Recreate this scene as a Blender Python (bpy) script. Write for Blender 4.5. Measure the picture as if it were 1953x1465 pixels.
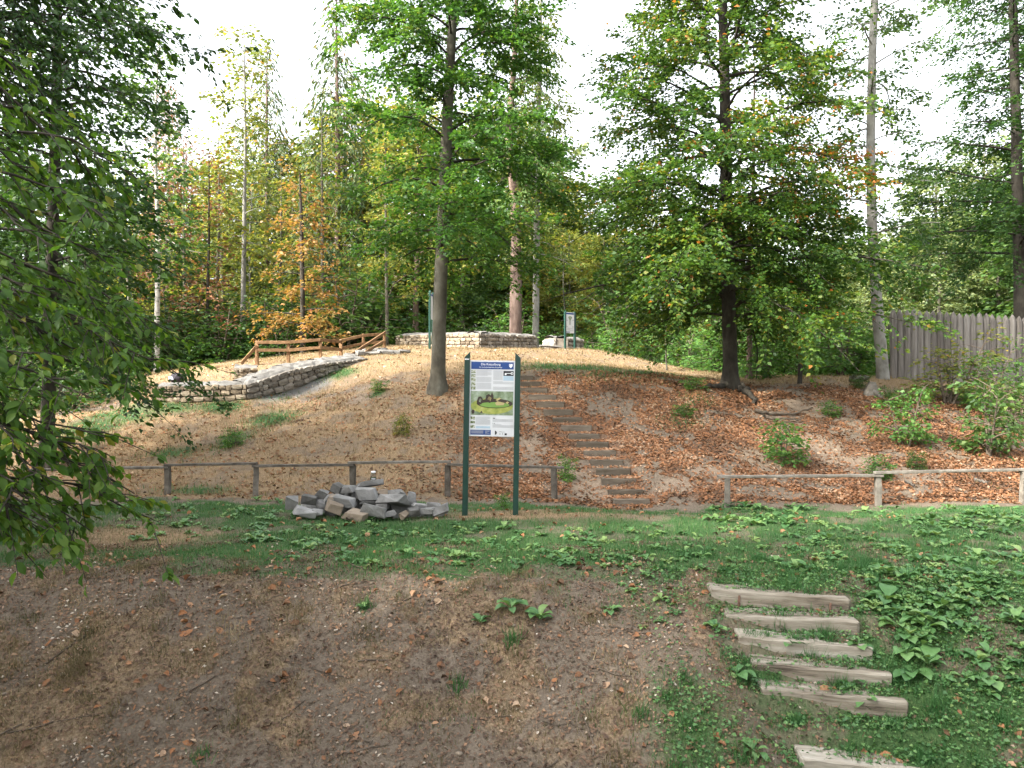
import bpy, bmesh, math, random
import numpy as np
from mathutils import Vector, Matrix
R = math.radians
for o in list(bpy.data.objects): bpy.data.objects.remove(o)
scn = bpy.context.scene
col = scn.collection
rng = np.random.default_rng(7)
random.seed(7)

# ------------------------------------------------------------------ camera, sky, sun, exposure
EYE = 2.2; F = 1524.0; CX = 976.5; CY = 732.5
cam_d = bpy.data.cameras.new('camera'); cam = bpy.data.objects.new('camera', cam_d); col.objects.link(cam)
cam_d.sensor_width = 36; cam_d.lens = 36*F/1953; cam_d.clip_end = 2000; cam_d.clip_start = .05
cam.location = (0, 0, EYE); cam.rotation_euler = (R(90), 0, 0)
scn.camera = cam
SUN_EL, SUN_AZ = R(36), math.atan2(-.5, -.85)        # azimuth of the direction towards the sun (x, y)
w = bpy.data.worlds.new('World'); scn.world = w; w.use_nodes = True
nt = w.node_tree; nt.nodes.clear()
sky = nt.nodes.new('ShaderNodeTexSky'); sky.sky_type = 'NISHITA'; sky.sun_disc = False
sky.sun_elevation = SUN_EL; sky.sun_rotation = math.pi/2 - SUN_AZ
sky.air_density = 1.0; sky.dust_density = 6.0; sky.ozone_density = 1.0; sky.altitude = 200
hs = nt.nodes.new('ShaderNodeHueSaturation'); hs.inputs['Saturation'].default_value = .22
bg = nt.nodes.new('ShaderNodeBackground'); bg.inputs[1].default_value = .15
wo = nt.nodes.new('ShaderNodeOutputWorld')
nt.links.new(sky.outputs[0], hs.inputs['Color']); nt.links.new(hs.outputs[0], bg.inputs[0]); nt.links.new(bg.outputs[0], wo.inputs[0])
sl = bpy.data.lights.new('sun', 'SUN'); sl.energy = 2.0; sl.angle = R(2.0); sl.color = (1, .93, .8)
so = bpy.data.objects.new('sun', sl); col.objects.link(so)
sdir = Vector((math.cos(SUN_AZ)*math.cos(SUN_EL), math.sin(SUN_AZ)*math.cos(SUN_EL), math.sin(SUN_EL)))
so.rotation_euler = sdir.to_track_quat('Z', 'Y').to_euler()
vs = scn.view_settings; vs.view_transform = 'Standard'; vs.look = 'None'; vs.gamma = 1; vs.use_curve_mapping = False
vs.exposure = 2.6
scn.cycles.max_bounces = 6; scn.cycles.diffuse_bounces = 3; scn.cycles.transmission_bounces = 5; scn.cycles.transparent_max_bounces = 8

# ------------------------------------------------------------------ helpers
def pix(px, py, d): return np.array([(px-CX)/F*d, d, EYE-(py-CY)/F*d])
def wx(px, d): return (px-CX)/F*d

def link(o, parent=None):
    col.objects.link(o)
    if parent is not None: o.parent = parent
    return o
def tag(o, label=None, cat=None, group=None, kind=None):
    if label: o['label'] = label
    if cat: o['category'] = cat
    if group: o['group'] = group
    if kind: o['kind'] = kind
    return o
def thing(name, label, cat, loc=(0, 0, 0), rz=0, group=None):
    o = bpy.data.objects.new(name, None); o.empty_display_size = .1
    o.location = loc; o.rotation_euler = (0, 0, rz); link(o); return tag(o, label, cat, group)
def part(name, me, parent=None, mat=None, loc=(0, 0, 0), rot=(0, 0, 0), scale=(1, 1, 1)):
    o = bpy.data.objects.new(name, me)
    if mat is not None:
        if len(me.materials) == 0: me.materials.append(mat)
        elif me.materials[0] != mat:
            o.material_slots[0].link = 'OBJECT'; o.material_slots[0].material = mat
    o.location = loc; o.rotation_euler = rot; o.scale = scale
    return link(o, parent)
def copy_tree(o, parent=None):
    c = o.copy(); link(c); c.parent = parent
    for ch in o.children: copy_tree(ch, c)
    return c

def mesh_np(name, V, Fc, attr=None, smooth=False, vattr=None):
    V = np.asarray(V, dtype=np.float32); Fc = np.asarray(Fc, dtype=np.int32)
    me = bpy.data.meshes.new(name); n, k = Fc.shape
    me.vertices.add(len(V)); me.vertices.foreach_set('co', V.ravel())
    me.loops.add(n*k); me.loops.foreach_set('vertex_index', Fc.ravel())
    me.polygons.add(n); me.polygons.foreach_set('loop_start', np.arange(0, n*k, k, dtype=np.int32))
    if smooth: me.polygons.foreach_set('use_smooth', np.ones(n, dtype=bool))
    me.update(calc_edges=True)
    if attr is not None:
        a = me.attributes.new('rnd', 'FLOAT', 'FACE'); a.data.foreach_set('value', np.asarray(attr, dtype=np.float32))
    if vattr:
        for kk, vv in vattr.items():
            a = me.attributes.new(kk, 'FLOAT', 'POINT'); a.data.foreach_set('value', np.asarray(vv, dtype=np.float32))
    return me
def norm(v): return v/np.maximum(np.linalg.norm(v, axis=-1, keepdims=True), 1e-9)

# value noise (numpy)
_perm = np.random.default_rng(3).random((256, 256)).astype(np.float32)
def vnoise(x, y):
    xi = np.floor(x).astype(int); yi = np.floor(y).astype(int); fx = x-xi; fy = y-yi
    fx = fx*fx*(3-2*fx); fy = fy*fy*(3-2*fy)
    g = lambda a, b: _perm[a & 255, b & 255]
    return (g(xi, yi)*(1-fx)+g(xi+1, yi)*fx)*(1-fy)+(g(xi, yi+1)*(1-fx)+g(xi+1, yi+1)*fx)*fy
def fbm(x, y, s=1.0, o=4):
    r = 0; a = .5; t = 0
    for i in range(o):
        r = r+a*vnoise(x*s+17*i, y*s+31*i); t += a; a *= .5; s *= 2.03
    return r/t
def sst(x, a, b):
    t = np.clip((x-a)/(b-a), 0, 1); return t*t*(3-2*t)

# ------------------------------------------------------------------ materials
def new_mat(name):
    m = bpy.data.materials.new(name); m.use_nodes = True
    n = m.node_tree.nodes; l = m.node_tree.links
    return m, n, l, n['Principled BSDF']
def ramp(n, stops):
    r = n.new('ShaderNodeValToRGB'); e = r.color_ramp.elements
    while len(e) > len(stops): e.remove(e[-1])
    while len(e) < len(stops): e.new(.5)
    for i, (p, c) in enumerate(stops): e[i].position = p; e[i].color = (*c, 1)
    return r
def leaf_mat(name, stops, trans=.4, rough=.5, objr=0):
    m, n, l, b = new_mat(name)
    a = n.new('ShaderNodeAttribute'); a.attribute_name = 'rnd'
    r = ramp(n, stops); fc = a.outputs['Fac']
    if objr:
        oi = n.new('ShaderNodeObjectInfo'); q = n.new('ShaderNodeMath'); q.operation = 'MULTIPLY_ADD'; q.inputs[1].default_value = objr; l.new(oi.outputs['Random'], q.inputs[0])
        q2 = n.new('ShaderNodeMath'); q2.operation = 'SUBTRACT'; q2.inputs[1].default_value = objr/2; l.new(fc, q.inputs[2]); l.new(q.outputs[0], q2.inputs[0]); fc = q2.outputs[0]
    l.new(fc, r.inputs[0]); l.new(r.outputs[0], b.inputs['Base Color'])
    b.inputs['Roughness'].default_value = rough; b.inputs['Specular IOR Level'].default_value = .3
    if trans:
        t = n.new('ShaderNodeBsdfTranslucent'); mx = n.new('ShaderNodeMixShader'); mx.inputs[0].default_value = trans
        g = n.new('ShaderNodeMix'); g.data_type = 'RGBA'; g.blend_type = 'MULTIPLY'; g.inputs[0].default_value = 1
        g.inputs[7].default_value = (1.25, 1.2, .6, 1)
        l.new(r.outputs[0], g.inputs[6]); l.new(g.outputs[2], t.inputs[0])
        l.new(b.outputs[0], mx.inputs[1]); l.new(t.outputs[0], mx.inputs[2]); l.new(mx.outputs[0], n['Material Output'].inputs[0])
    return m
def noise_mat(name, stops, scale=4, detail=6, rough=.85, bump=.3, stretch=(1, 1, 1), objrand=0.0, bdist=.02, scale2=None):
    m, n, l, b = new_mat(name)
    tc = n.new('ShaderNodeTexCoord'); mp = n.new('ShaderNodeMapping'); mp.inputs['Scale'].default_value = stretch
    l.new(tc.outputs['Object'], mp.inputs[0])
    vec = mp.outputs[0]
    oi = n.new('ShaderNodeObjectInfo')
    if objrand:
        ad = n.new('ShaderNodeVectorMath'); ad.operation = 'ADD'
        sc = n.new('ShaderNodeMath'); sc.operation = 'MULTIPLY'; sc.inputs[1].default_value = 50
        l.new(oi.outputs['Random'], sc.inputs[0]); l.new(vec, ad.inputs[0]); l.new(sc.outputs[0], ad.inputs[1]); vec = ad.outputs[0]
    nz = n.new('ShaderNodeTexNoise'); nz.inputs['Scale'].default_value = scale; nz.inputs['Detail'].default_value = detail
    nz.inputs['Roughness'].default_value = .65; l.new(vec, nz.inputs['Vector'])
    r = ramp(n, stops); fac = nz.outputs['Fac']
    if objrand:
        s1 = n.new('ShaderNodeMath'); s1.operation = 'MULTIPLY_ADD'; s1.inputs[1].default_value = objrand; s1.inputs[2].default_value = -objrand/2
        l.new(oi.outputs['Random'], s1.inputs[0])
        s2 = n.new('ShaderNodeMath'); s2.operation = 'ADD'; l.new(fac, s2.inputs[0]); l.new(s1.outputs[0], s2.inputs[1]); fac = s2.outputs[0]
    l.new(fac, r.inputs[0]); l.new(r.outputs[0], b.inputs['Base Color'])
    b.inputs['Roughness'].default_value = rough; b.inputs['Specular IOR Level'].default_value = .25
    if bump:
        n2 = n.new('ShaderNodeTexNoise'); n2.inputs['Scale'].default_value = scale2 or scale*3; n2.inputs['Detail'].default_value = 5; l.new(vec, n2.inputs['Vector'])
        bp = n.new('ShaderNodeBump'); bp.inputs['Strength'].default_value = bump; bp.inputs['Distance'].default_value = bdist
        l.new(n2.outputs['Fac'], bp.inputs['Height']); l.new(bp.outputs[0], b.inputs['Normal'])
    return m
def flat_mat(name, c, rough=.6, spec=.3):
    m, n, l, b = new_mat(name); b.inputs['Base Color'].default_value = (*c, 1); b.inputs['Roughness'].default_value = rough
    b.inputs['Specular IOR Level'].default_value = spec
    return m

M = {}
M['beech'] = leaf_mat('beech_leaf', [(0, (0.025, 0.075, 0.015)), (.5, (0.056, 0.144, 0.025)), (.85, (0.106, 0.206, 0.035)), (1, (0.200, 0.237, 0.037))], 0.50)
M['beech2'] = leaf_mat('beech_leaf_turning', [(0, (0.025, 0.069, 0.015)), (.5, (0.062, 0.131, 0.022)), (.8, (0.138, 0.200, 0.031)), (.93, (0.250, 0.213, 0.037)), (1, (0.375, 0.138, 0.037))], 0.50)
M['dark'] = leaf_mat('dark_leaf', [(0, (0.015, 0.044, 0.013)), (.6, (0.035, 0.088, 0.018)), (1, (0.069, 0.131, 0.022))], 0.42)
M['mid'] = leaf_mat('mid_leaf', [(0, (0.033, 0.078, 0.023)), (.6, (0.072, 0.143, 0.039)), (1, (0.143, 0.208, 0.052))], 0.50)
M['yellow'] = leaf_mat('yellowing_leaf', [(0, (0.072, 0.120, 0.030)), (.5, (0.156, 0.192, 0.042)), (.85, (0.264, 0.252, 0.060)), (1, (0.384, 0.228, 0.060))], 0.50)
M['pale'] = leaf_mat('pale_willow_leaf', [(0, (0.084, 0.132, 0.060)), (.6, (0.156, 0.204, 0.084)), (1, (0.264, 0.288, 0.108))], .4)
M['orange'] = leaf_mat('orange_leaf', [(0, (.13, .12, .035)), (.4, (.24, .15, .045)), (.8, (.30, .145, .05)), (1, (.25, .09, .04))], .4)
M['near'] = leaf_mat('near_leaf', [(0, (0.041, 0.101, 0.016)), (.5, (0.074, 0.162, 0.024)), (.9, (0.135, 0.223, 0.038)), (1, (0.230, 0.243, 0.041))], 0.55, .45)
M['rust'] = leaf_mat('rust_needle', [(0, (.10, .06, .03)), (.5, (.24, .11, .06)), (1, (.32, .17, .09))], .3)
M['spruce'] = leaf_mat('spruce_needle', [(0, (0.026, 0.058, 0.019)), (.6, (0.065, 0.104, 0.033)), (.9, (0.156, 0.169, 0.052)), (1, (0.260, 0.156, 0.065))], 0.35)
M['fern'] = leaf_mat('bright_shrub_leaf', [(0, (.05, .13, .035)), (.6, (.095, .21, .05)), (1, (.18, .28, .07))], .5)
M['far'] = leaf_mat('far_leaf', [(0, (0.027, 0.068, 0.024)), (.5, (0.068, 0.135, 0.041)), (.85, (0.149, 0.216, 0.061)), (1, (0.270, 0.270, 0.081))], 0.45)
M['grass'] = leaf_mat('grass_blade', [(0, (0.031, 0.098, 0.031)), (.6, (0.058, 0.150, 0.047)), (.92, (0.104, 0.195, 0.058)), (1, (0.286, 0.260, 0.130))], 0.30)
M['straw'] = leaf_mat('straw_blade', [(0, (0.105, 0.069, 0.034)), (.5, (0.227, 0.166, 0.082)), (.85, (0.332, 0.258, 0.145)), (1, (0.087, 0.120, 0.029))], .25)
M['straw2'] = leaf_mat('withered_blade', [(0, (0.065, 0.070, 0.029)), (.25, (0.108, 0.095, 0.046)), (.55, (0.172, 0.132, 0.073)), (.85, (0.253, 0.202, 0.116)), (1, (0.356, 0.297, 0.187))], .2)
M['litter'] = leaf_mat('fallen_leaf', [(0, (0.062, 0.038, 0.024)), (.25, (0.129, 0.068, 0.037)), (.5, (0.207, 0.096, 0.046)), (.7, (0.280, 0.125, 0.055)), (.85, (0.314, 0.180, 0.101)), (1, (0.392, 0.280, 0.189))], .12, .75)
M['duff'] = leaf_mat('fallen_leaf_brown', [(0, (0.063, 0.040, 0.028)), (.5, (0.153, 0.095, 0.061)), (.85, (0.270, 0.160, 0.094)), (1, (0.450, 0.400, 0.330))], .1, .7)
M['dock'] = leaf_mat('dock_leaf', [(0, (.045, .115, .040)), (.4, (.085, .185, .062)), (.75, (.14, .25, .085)), (1, (.19, .28, .095))], .25, .33, .5)
M['bark'] = noise_mat('beech_bark', [(.32, (0.037, 0.033, 0.025)), (.47, (0.078, 0.070, 0.052)), (.6, (0.115, 0.108, 0.084)), (.75, (0.197, 0.193, 0.156))], 2.6, 9, .9, .7, (1, 1, .6), 0, .03, 7)
M['barkdark'] = noise_mat('dark_bark', [(.32, (0.015, 0.013, 0.010)), (.5, (0.036, 0.031, 0.024)), (.72, (0.081, 0.072, 0.056))], 3, 9, .9, .7, (1, 1, .5), 0, .03, 8)
M['barkpale'] = noise_mat('pale_bark', [(.25, (0.086, 0.079, 0.065)), (.5, (0.194, 0.187, 0.166)), (.8, (0.288, 0.281, 0.252))], 3, 6, .85, .25, (1, 1, .8))
M['barkpine'] = noise_mat('pine_bark', [(.3, (0.055, 0.034, 0.027)), (.55, (0.149, 0.106, 0.085)), (.8, (0.235, 0.187, 0.161))], 6, 6, .95, .6, (1, 1, .3))
M['barkbirch'] = noise_mat('birch_bark', [(.36, (.05, .045, .04)), (.46, (.36, .34, .30)), (.8, (.50, .48, .44))], 3, 5, .8, .2, (1, 1, 2.2))
M['greywood'] = noise_mat('weathered_rail_wood', [(.3, (.065, .055, .044)), (.55, (.135, .12, .10)), (.8, (.23, .21, .18))], 3, 7, .9, .35, (2, 2, 2), .25, .004, 30)
M['beam'] = noise_mat('step_beam_wood', [(.30, (0.062, 0.049, 0.037)), (.40, (0.167, 0.140, 0.107)), (.55, (0.259, 0.231, 0.187)), (.75, (0.383, 0.358, 0.308))], 2.2, 9, .9, .8, (.5, 7, 7), .22, .008, 14)
M['riser'] = noise_mat('step_riser_wood', [(.25, (0.068, 0.055, 0.038)), (.55, (0.124, 0.102, 0.077)), (.8, (0.180, 0.152, 0.118))], 3, 7, .9, .3, (.6, 5, 5), .25, .004, 14)
M['palisade'] = noise_mat('palisade_wood', [(.25, (0.062, 0.054, 0.047)), (.5, (0.128, 0.115, 0.102)), (.8, (0.218, 0.205, 0.184))], 3, 8, .9, .4, (5, 5, .35), .25, .006, 10)
M['railwood'] = noise_mat('railing_wood', [(.3, (.12, .065, .03)), (.55, (.22, .13, .065)), (.8, (.32, .20, .11))], 3, 6, .8, .2, (3, 3, 3), .2, .004, 20)
M['stone'] = noise_mat('wall_stone_lit', [(.2, (0.066, 0.051, 0.037)), (.45, (0.154, 0.121, 0.083)), (.6, (0.220, 0.176, 0.123)), (.8, (0.273, 0.238, 0.189))], 3, 6, .95, .5, (1, 1, 1), .45, .02, 9)  # tan copy for the wall faces that catch the sun
M['greystone_shade'] = noise_mat('wall_stone_grey_shade', [(.2, (.08, .07, .06)), (.5, (.21, .185, .155)), (.8, (.34, .31, .27))], 3, 6, .95, .5, (1, 1, 1), .4, .02, 9)  # same masonry, with the grey of shaded faces put into the colour
M['mortar'] = noise_mat('mortar', [(.3, (.16, .135, .105)), (.7, (.33, .29, .24))], 5, 6, .95, .5)
M['cap'] = noise_mat('wall_cap', [(.3, (0.085, 0.080, 0.071)), (.5, (0.140, 0.133, 0.123)), (.8, (0.221, 0.212, 0.197))], 2.5, 7, .95, .7, (1, 1, 1), 0, .03, 6)
M['rock'] = noise_mat('pile_rock', [(.2, (.075, .072, .066)), (.45, (.14, .137, .13)), (.6, (.20, .197, .19)), (.85, (.31, .305, .295))], 3.2, 8, .9, .9, (1, 1, 1), .45, .03, 9)
M['rocktan'] = noise_mat('pile_rock_tan', [(.2, (.09, .07, .05)), (.5, (.23, .185, .14)), (.8, (.36, .31, .25))], 3.2, 7, .9, .5, (1, 1, 1), .3, .015, 9)
M['green_metal'] = flat_mat('green_powder_coat', (.006, .036, .026), .38, .5)
M['board'] = flat_mat('sign_board_white', (.60, .61, .63), .45, .4)
M['sblue'] = flat_mat('sign_blue', (.022, .06, .21), .5)
M['slight'] = flat_mat('sign_light_blue', (.36, .47, .56), .5)
M['swhite'] = flat_mat('sign_white_print', (.85, .86, .88), .5)
M['sgrey'] = flat_mat('sign_text_grey', (.36, .37, .39), .6)
M['sdark'] = flat_mat('sign_dark_print', (.03, .03, .035), .6)
M['sroof'] = flat_mat('sign_picture_brown', (.055, .040, .032), .6)
M['stan'] = flat_mat('sign_picture_tan', (.42, .35, .17), .6)
M['smoss'] = flat_mat('sign_picture_court', (.17, .30, .07), .6)
M['sring'] = noise_mat('sign_picture_bank', [(.3, (.16, .22, .05)), (.55, (.33, .36, .09)), (.75, (.46, .43, .2))], 9, 4, .6, 0)
M['spict'] = noise_mat('sign_picture_ground', [(.3, (.07, .10, .05)), (.5, (.20, .26, .16)), (.7, (.38, .43, .36))], 6, 5, .6, 0)
M['sthumb'] = noise_mat('sign_thumbnail', [(.35, (.03, .04, .02)), (.5, (.16, .2, .08)), (.65, (.5, .5, .45))], 30, 3, .6, 0, (1, 1, 1), .2)
M['steel'] = noise_mat('rusty_steel', [(.3, (.06, .03, .02)), (.7, (.16, .09, .06))], 20, 4, .7, .2)
M['cloth'] = noise_mat('dark_cloth', [(.3, (.012, .011, .014)), (.7, (.04, .035, .045))], 8, 4, .8, .3)
M['cloth2'] = flat_mat('grey_cloth', (.30, .32, .38), .8)
M['twig'] = noise_mat('twig_wood', [(.3, (.05, .038, .028)), (.7, (.15, .12, .09))], 6, 4, .9, .3)
gm, gn, gl, gb = new_mat('clear_glass'); gb.inputs['Transmission Weight'].default_value = 1; gb.inputs['Roughness'].default_value = .08; gb.inputs['IOR'].default_value = 1.3
M['glass'] = gm

# ------------------------------------------------------------------ terrain
STAIR = [(1204, 958), (1193.5, 940), (1179, 918.5), (1169.5, 899.5), (1157, 882.6), (1144, 865), (1130, 848), (1113.5, 832.5), (1099.5, 816.5),
         (1082, 801), (1064.5, 786), (1049.5, 771), (1034, 757.5), (1018, 744), (1004.5, 732), (991.5, 721)]
ST = np.array([pix(x, y, 17.3+.47*i) for i, (x, y) in enumerate(STAIR)])
# foreground beams: left px, right px, y px of the front top edge at left and right, distance
BEAM = [(1355, 1622, 1124, 1146, 8.25), (1384, 1640, 1174, 1188, 7.96), (1408, 1667, 1216, 1238, 7.66), (1437, 1703, 1268, 1289, 7.36), (1455, 1734, 1316, 1341, 7.08), (1530, 1815, 1449, 1482, 6.45)]
BP = []
for (l, r, yl, yr, d) in BEAM:
    a, b = pix(l, yl, d), pix(r, yr, d*.985); BP.append((a, b))
C = []
def cp(*a):
    for q in a: C.append(pix(*q))
for px in (0, 350, 700, 1050, 1300): cp((px, 1465, 6.3), (px, 1250, 7.4), (px, 1092, 8.8), (px, 1030, 10.8))
for px in (1750, 1953): cp((px, 1465, 6.3), (px, 1250, 7.45), (px, 1100, 8.8), (px, 1035, 10.8))
for px in (150, 500, 935, 1200): cp((px, 980, 13))
for px in (1500, 1953): cp((px, 985, 13.6))
cp((320, 945, 17.2), (487, 945, 17.2), (672, 944, 17.2), (855, 946, 17.1), (1058, 956, 17), (1387, 968, 16.5), (1677, 968, 16.5), (1953, 957, 16.8), (120, 948, 17))
for i in (0, 3, 6, 9, 12, 15): C.append(ST[i])
cp((487, 850, 20.8), (487, 764, 24.4), (300, 772, 24.3), (400, 769, 24.3), (300, 860, 20.8), (100, 805, 23.5), (100, 880, 20), (200, 745, 30), (350, 705, 32), (290, 714, 36), (0, 760, 30),
   (838, 745, 23), (838, 850, 19.8), (838, 692, 28), (838, 665, 37), (760, 660, 39), (650, 850, 20.5), (700, 745, 24.2), (700, 692, 28.5), (600, 746, 25.8), (650, 716, 27), (300, 792, 23.6), (400, 790, 23.6), (470, 784, 23.8), (540, 760, 25), (560, 690, 30), (620, 680, 32), (470, 695, 30),
   (1000, 690, 29), (1000, 666, 37), (1100, 722, 24.3), (1150, 690, 33), (1130, 668, 37), (1210, 692, 34), (1300, 717, 31),
   (1250, 722, 24), (1250, 850, 20), (1250, 905, 18.2), (1250, 960, 17), (1395, 737, 24.5), (1400, 727, 28), (1400, 800, 21.6), (1400, 880, 19),
   (1550, 735, 25), (1550, 820, 21.6), (1550, 900, 19), (1680, 722, 27), (1700, 800, 22.5), (1700, 890, 19), (1900, 733, 28), (1900, 820, 22.5), (1900, 890, 19.5))
C += [np.array(q, float) for q in [(0, 0, .6), (-8, 0, .6), (8, 0, .6), (0, 3.6, -.5), (-8, 4, -.4), (8, 4, -.6), (-16, 8, .1), (16, 8, .1), (-16, 17, -.2), (18, 17, -.2), (-18, 25, .9), (22, 25, 1.9), (-30, 40, .9), (30, 40, 1.8),
      (0, 50, 2.4), (10, 42, 2.0), (-12, 48, 1.7), (20, 55, 2), (-30, 70, 1.5), (0, 75, 2), (30, 75, 2), (0, -15, .7), (-25, -10, .5), (25, -10, .5), (-40, 15, .2), (40, 15, .4)]]
C = np.array(C)
def phi(r): return np.sqrt(r*r+.5)
def rbf_fit():
    D = np.hypot(C[:, None, 0]-C[None, :, 0], C[:, None, 1]-C[None, :, 1]); n = len(C)
    A = np.zeros((n+1, n+1)); A[:n, :n] = phi(D)-1e-2*np.eye(n); A[:n, n] = 1; A[n, :n] = 1
    return np.linalg.solve(A, np.append(C[:, 2], 0))
RW = rbf_fit()
def ticks(spec):
    out = [spec[0][0]]
    for (a, b, s) in spec: out += list(np.linspace(a, b, max(1, round((b-a)/s))+1)[1:])
    return np.array(out)
GX = ticks([(-400, -60, 30), (-60, -20, 2), (-20, -8, .3), (-8, 9, .1), (9, 20, .3), (20, 60, 2), (60, 400, 30)])
GY = ticks([(-60, -10, 5), (-10, 4, .7), (4, 9.4, .06), (9.4, 16.4, .12), (16.4, 25.4, .075), (25.4, 42, .28), (42, 80, 2), (80, 600, 30)])
XX, YY = np.meshgrid(GX, GY)
ZZ = np.full(XX.shape, RW[-1])
for c, wt in zip(C, RW[:-1]): ZZ += wt*phi(np.hypot(XX-c[0], YY-c[1]))
far = sst(np.hypot(XX, YY-25), 60, 120); ZZ = ZZ*(1-far)+1.8*far
near = sst(YY, 3, 9)*(1-sst(YY, 45, 60))
ZZ += near*(1-sst(YY, 9, 10))*(fbm(XX+9, YY+5, 7, 3)-.5)*.035
ZZ += near*((fbm(XX, YY, .9, 4)-.5)*.16+(fbm(XX+50, YY, 4, 3)-.5)*.05)
# cut the two flights of steps into the slope
def cut(front, half, pts_left=None):
    global ZZ
    ys = np.array([f[1] for f in front]); xs = np.array([f[0] for f in front]); zs = np.array([f[2] for f in front])
    xc = np.interp(YY, ys, xs); i = np.clip(np.searchsorted(ys, YY-.03)-1, 0, len(ys)-1)
    zt = zs[i]+.02*np.clip((YY-ys[i])/.5, 0, 1)
    below = YY < ys[0]-.0; zt = np.where(below, zs[0]-.12, zt)
    wgt = (1-sst(np.abs(XX-xc), half, half+.35))*sst(YY, ys[0]-.5, ys[0]-.1)*(1-sst(YY, ys[-1]+.3, ys[-1]+.9))
    ZZ = ZZ*(1-wgt)+zt*wgt
cut([ST[i]+np.array([0, 0, .055]) for i in range(16)], .45)
fr = [((a+b)/2)-np.array([0, 0, .012]) for a, b in BP][::-1]
fr.insert(1, (fr[0]+fr[1])/2-np.array([0, 0, .02]))
cut(fr, .6)
def H(x, y):
    x = np.asarray(x, float); y = np.asarray(y, float)
    i = np.clip(np.searchsorted(GX, x)-1, 0, len(GX)-2); j = np.clip(np.searchsorted(GY, y)-1, 0, len(GY)-2)
    fx = (x-GX[i])/(GX[i+1]-GX[i]); fy = (y-GY[j])/(GY[j+1]-GY[j])
    return (ZZ[j, i]*(1-fx)+ZZ[j, i+1]*fx)*(1-fy)+(ZZ[j+1, i]*(1-fx)+ZZ[j+1, i+1]*fx)*fy
def hit(px, py, dmin=5, dmax=60):
    """where the line of sight through a pixel meets the ground"""
    d = np.arange(dmin, dmax, .03); z = EYE-(py-CY)/F*d; x = (px-CX)/F*d
    k = np.nonzero(H(x, d) >= z)[0]
    k = k[0] if len(k) else len(d)-1
    return np.array([x[k], d[k], H(x[k], d[k])])
def on(px, d): x = wx(px, d); return np.array([x, d, float(H(x, d))])

# ground cover masks (albedo regions, also used to scatter)
def blobs(X, Y, lst):
    m = np.zeros(np.shape(X))
    for (px, py, rx, ry) in lst:
        g = hit(px, py); k = g[1]/F
        m = np.maximum(m, np.exp(-(((X-g[0])/(rx*k))**2+((Y-g[1])/(ry))**2)))
    return m
BARE = [(1015, 850, 30, .8), (1080, 890, 35, .6), (1120, 935, 45, .8), (1100, 915, 35, .7), (1480, 800, 70, .7), (1560, 850, 60, .9), (1440, 875, 50, .7), (1290, 925, 40, .4), (1350, 900, 40, .4), (1620, 880, 60, .7), (1540, 775, 50, .5), (1740, 905, 60, .6), (690, 760, 30, .4), (1800, 860, 50, .5)]
GREENB = [(1080, 702, 90, 1.3), (1200, 712, 90, 1.0), (250, 790, 60, .9), (330, 778, 60, .5), (180, 810, 60, 1.2), (420, 775, 50, .5), (510, 755, 40, .5), (600, 722, 40, .6), (650, 712, 40, .6), (445, 840, 35, .8), (330, 865, 40, .5), (520, 800, 50, .8), (720, 752, 15, .3), (380, 935, 60, .4), (1330, 760, 30, .4), (1305, 805, 35, .4), (1130, 975, 80, .4)]
GRAVEL = [(560, 745, 40, .6), (600, 733, 35, .6), (520, 755, 25, .5)]
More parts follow.
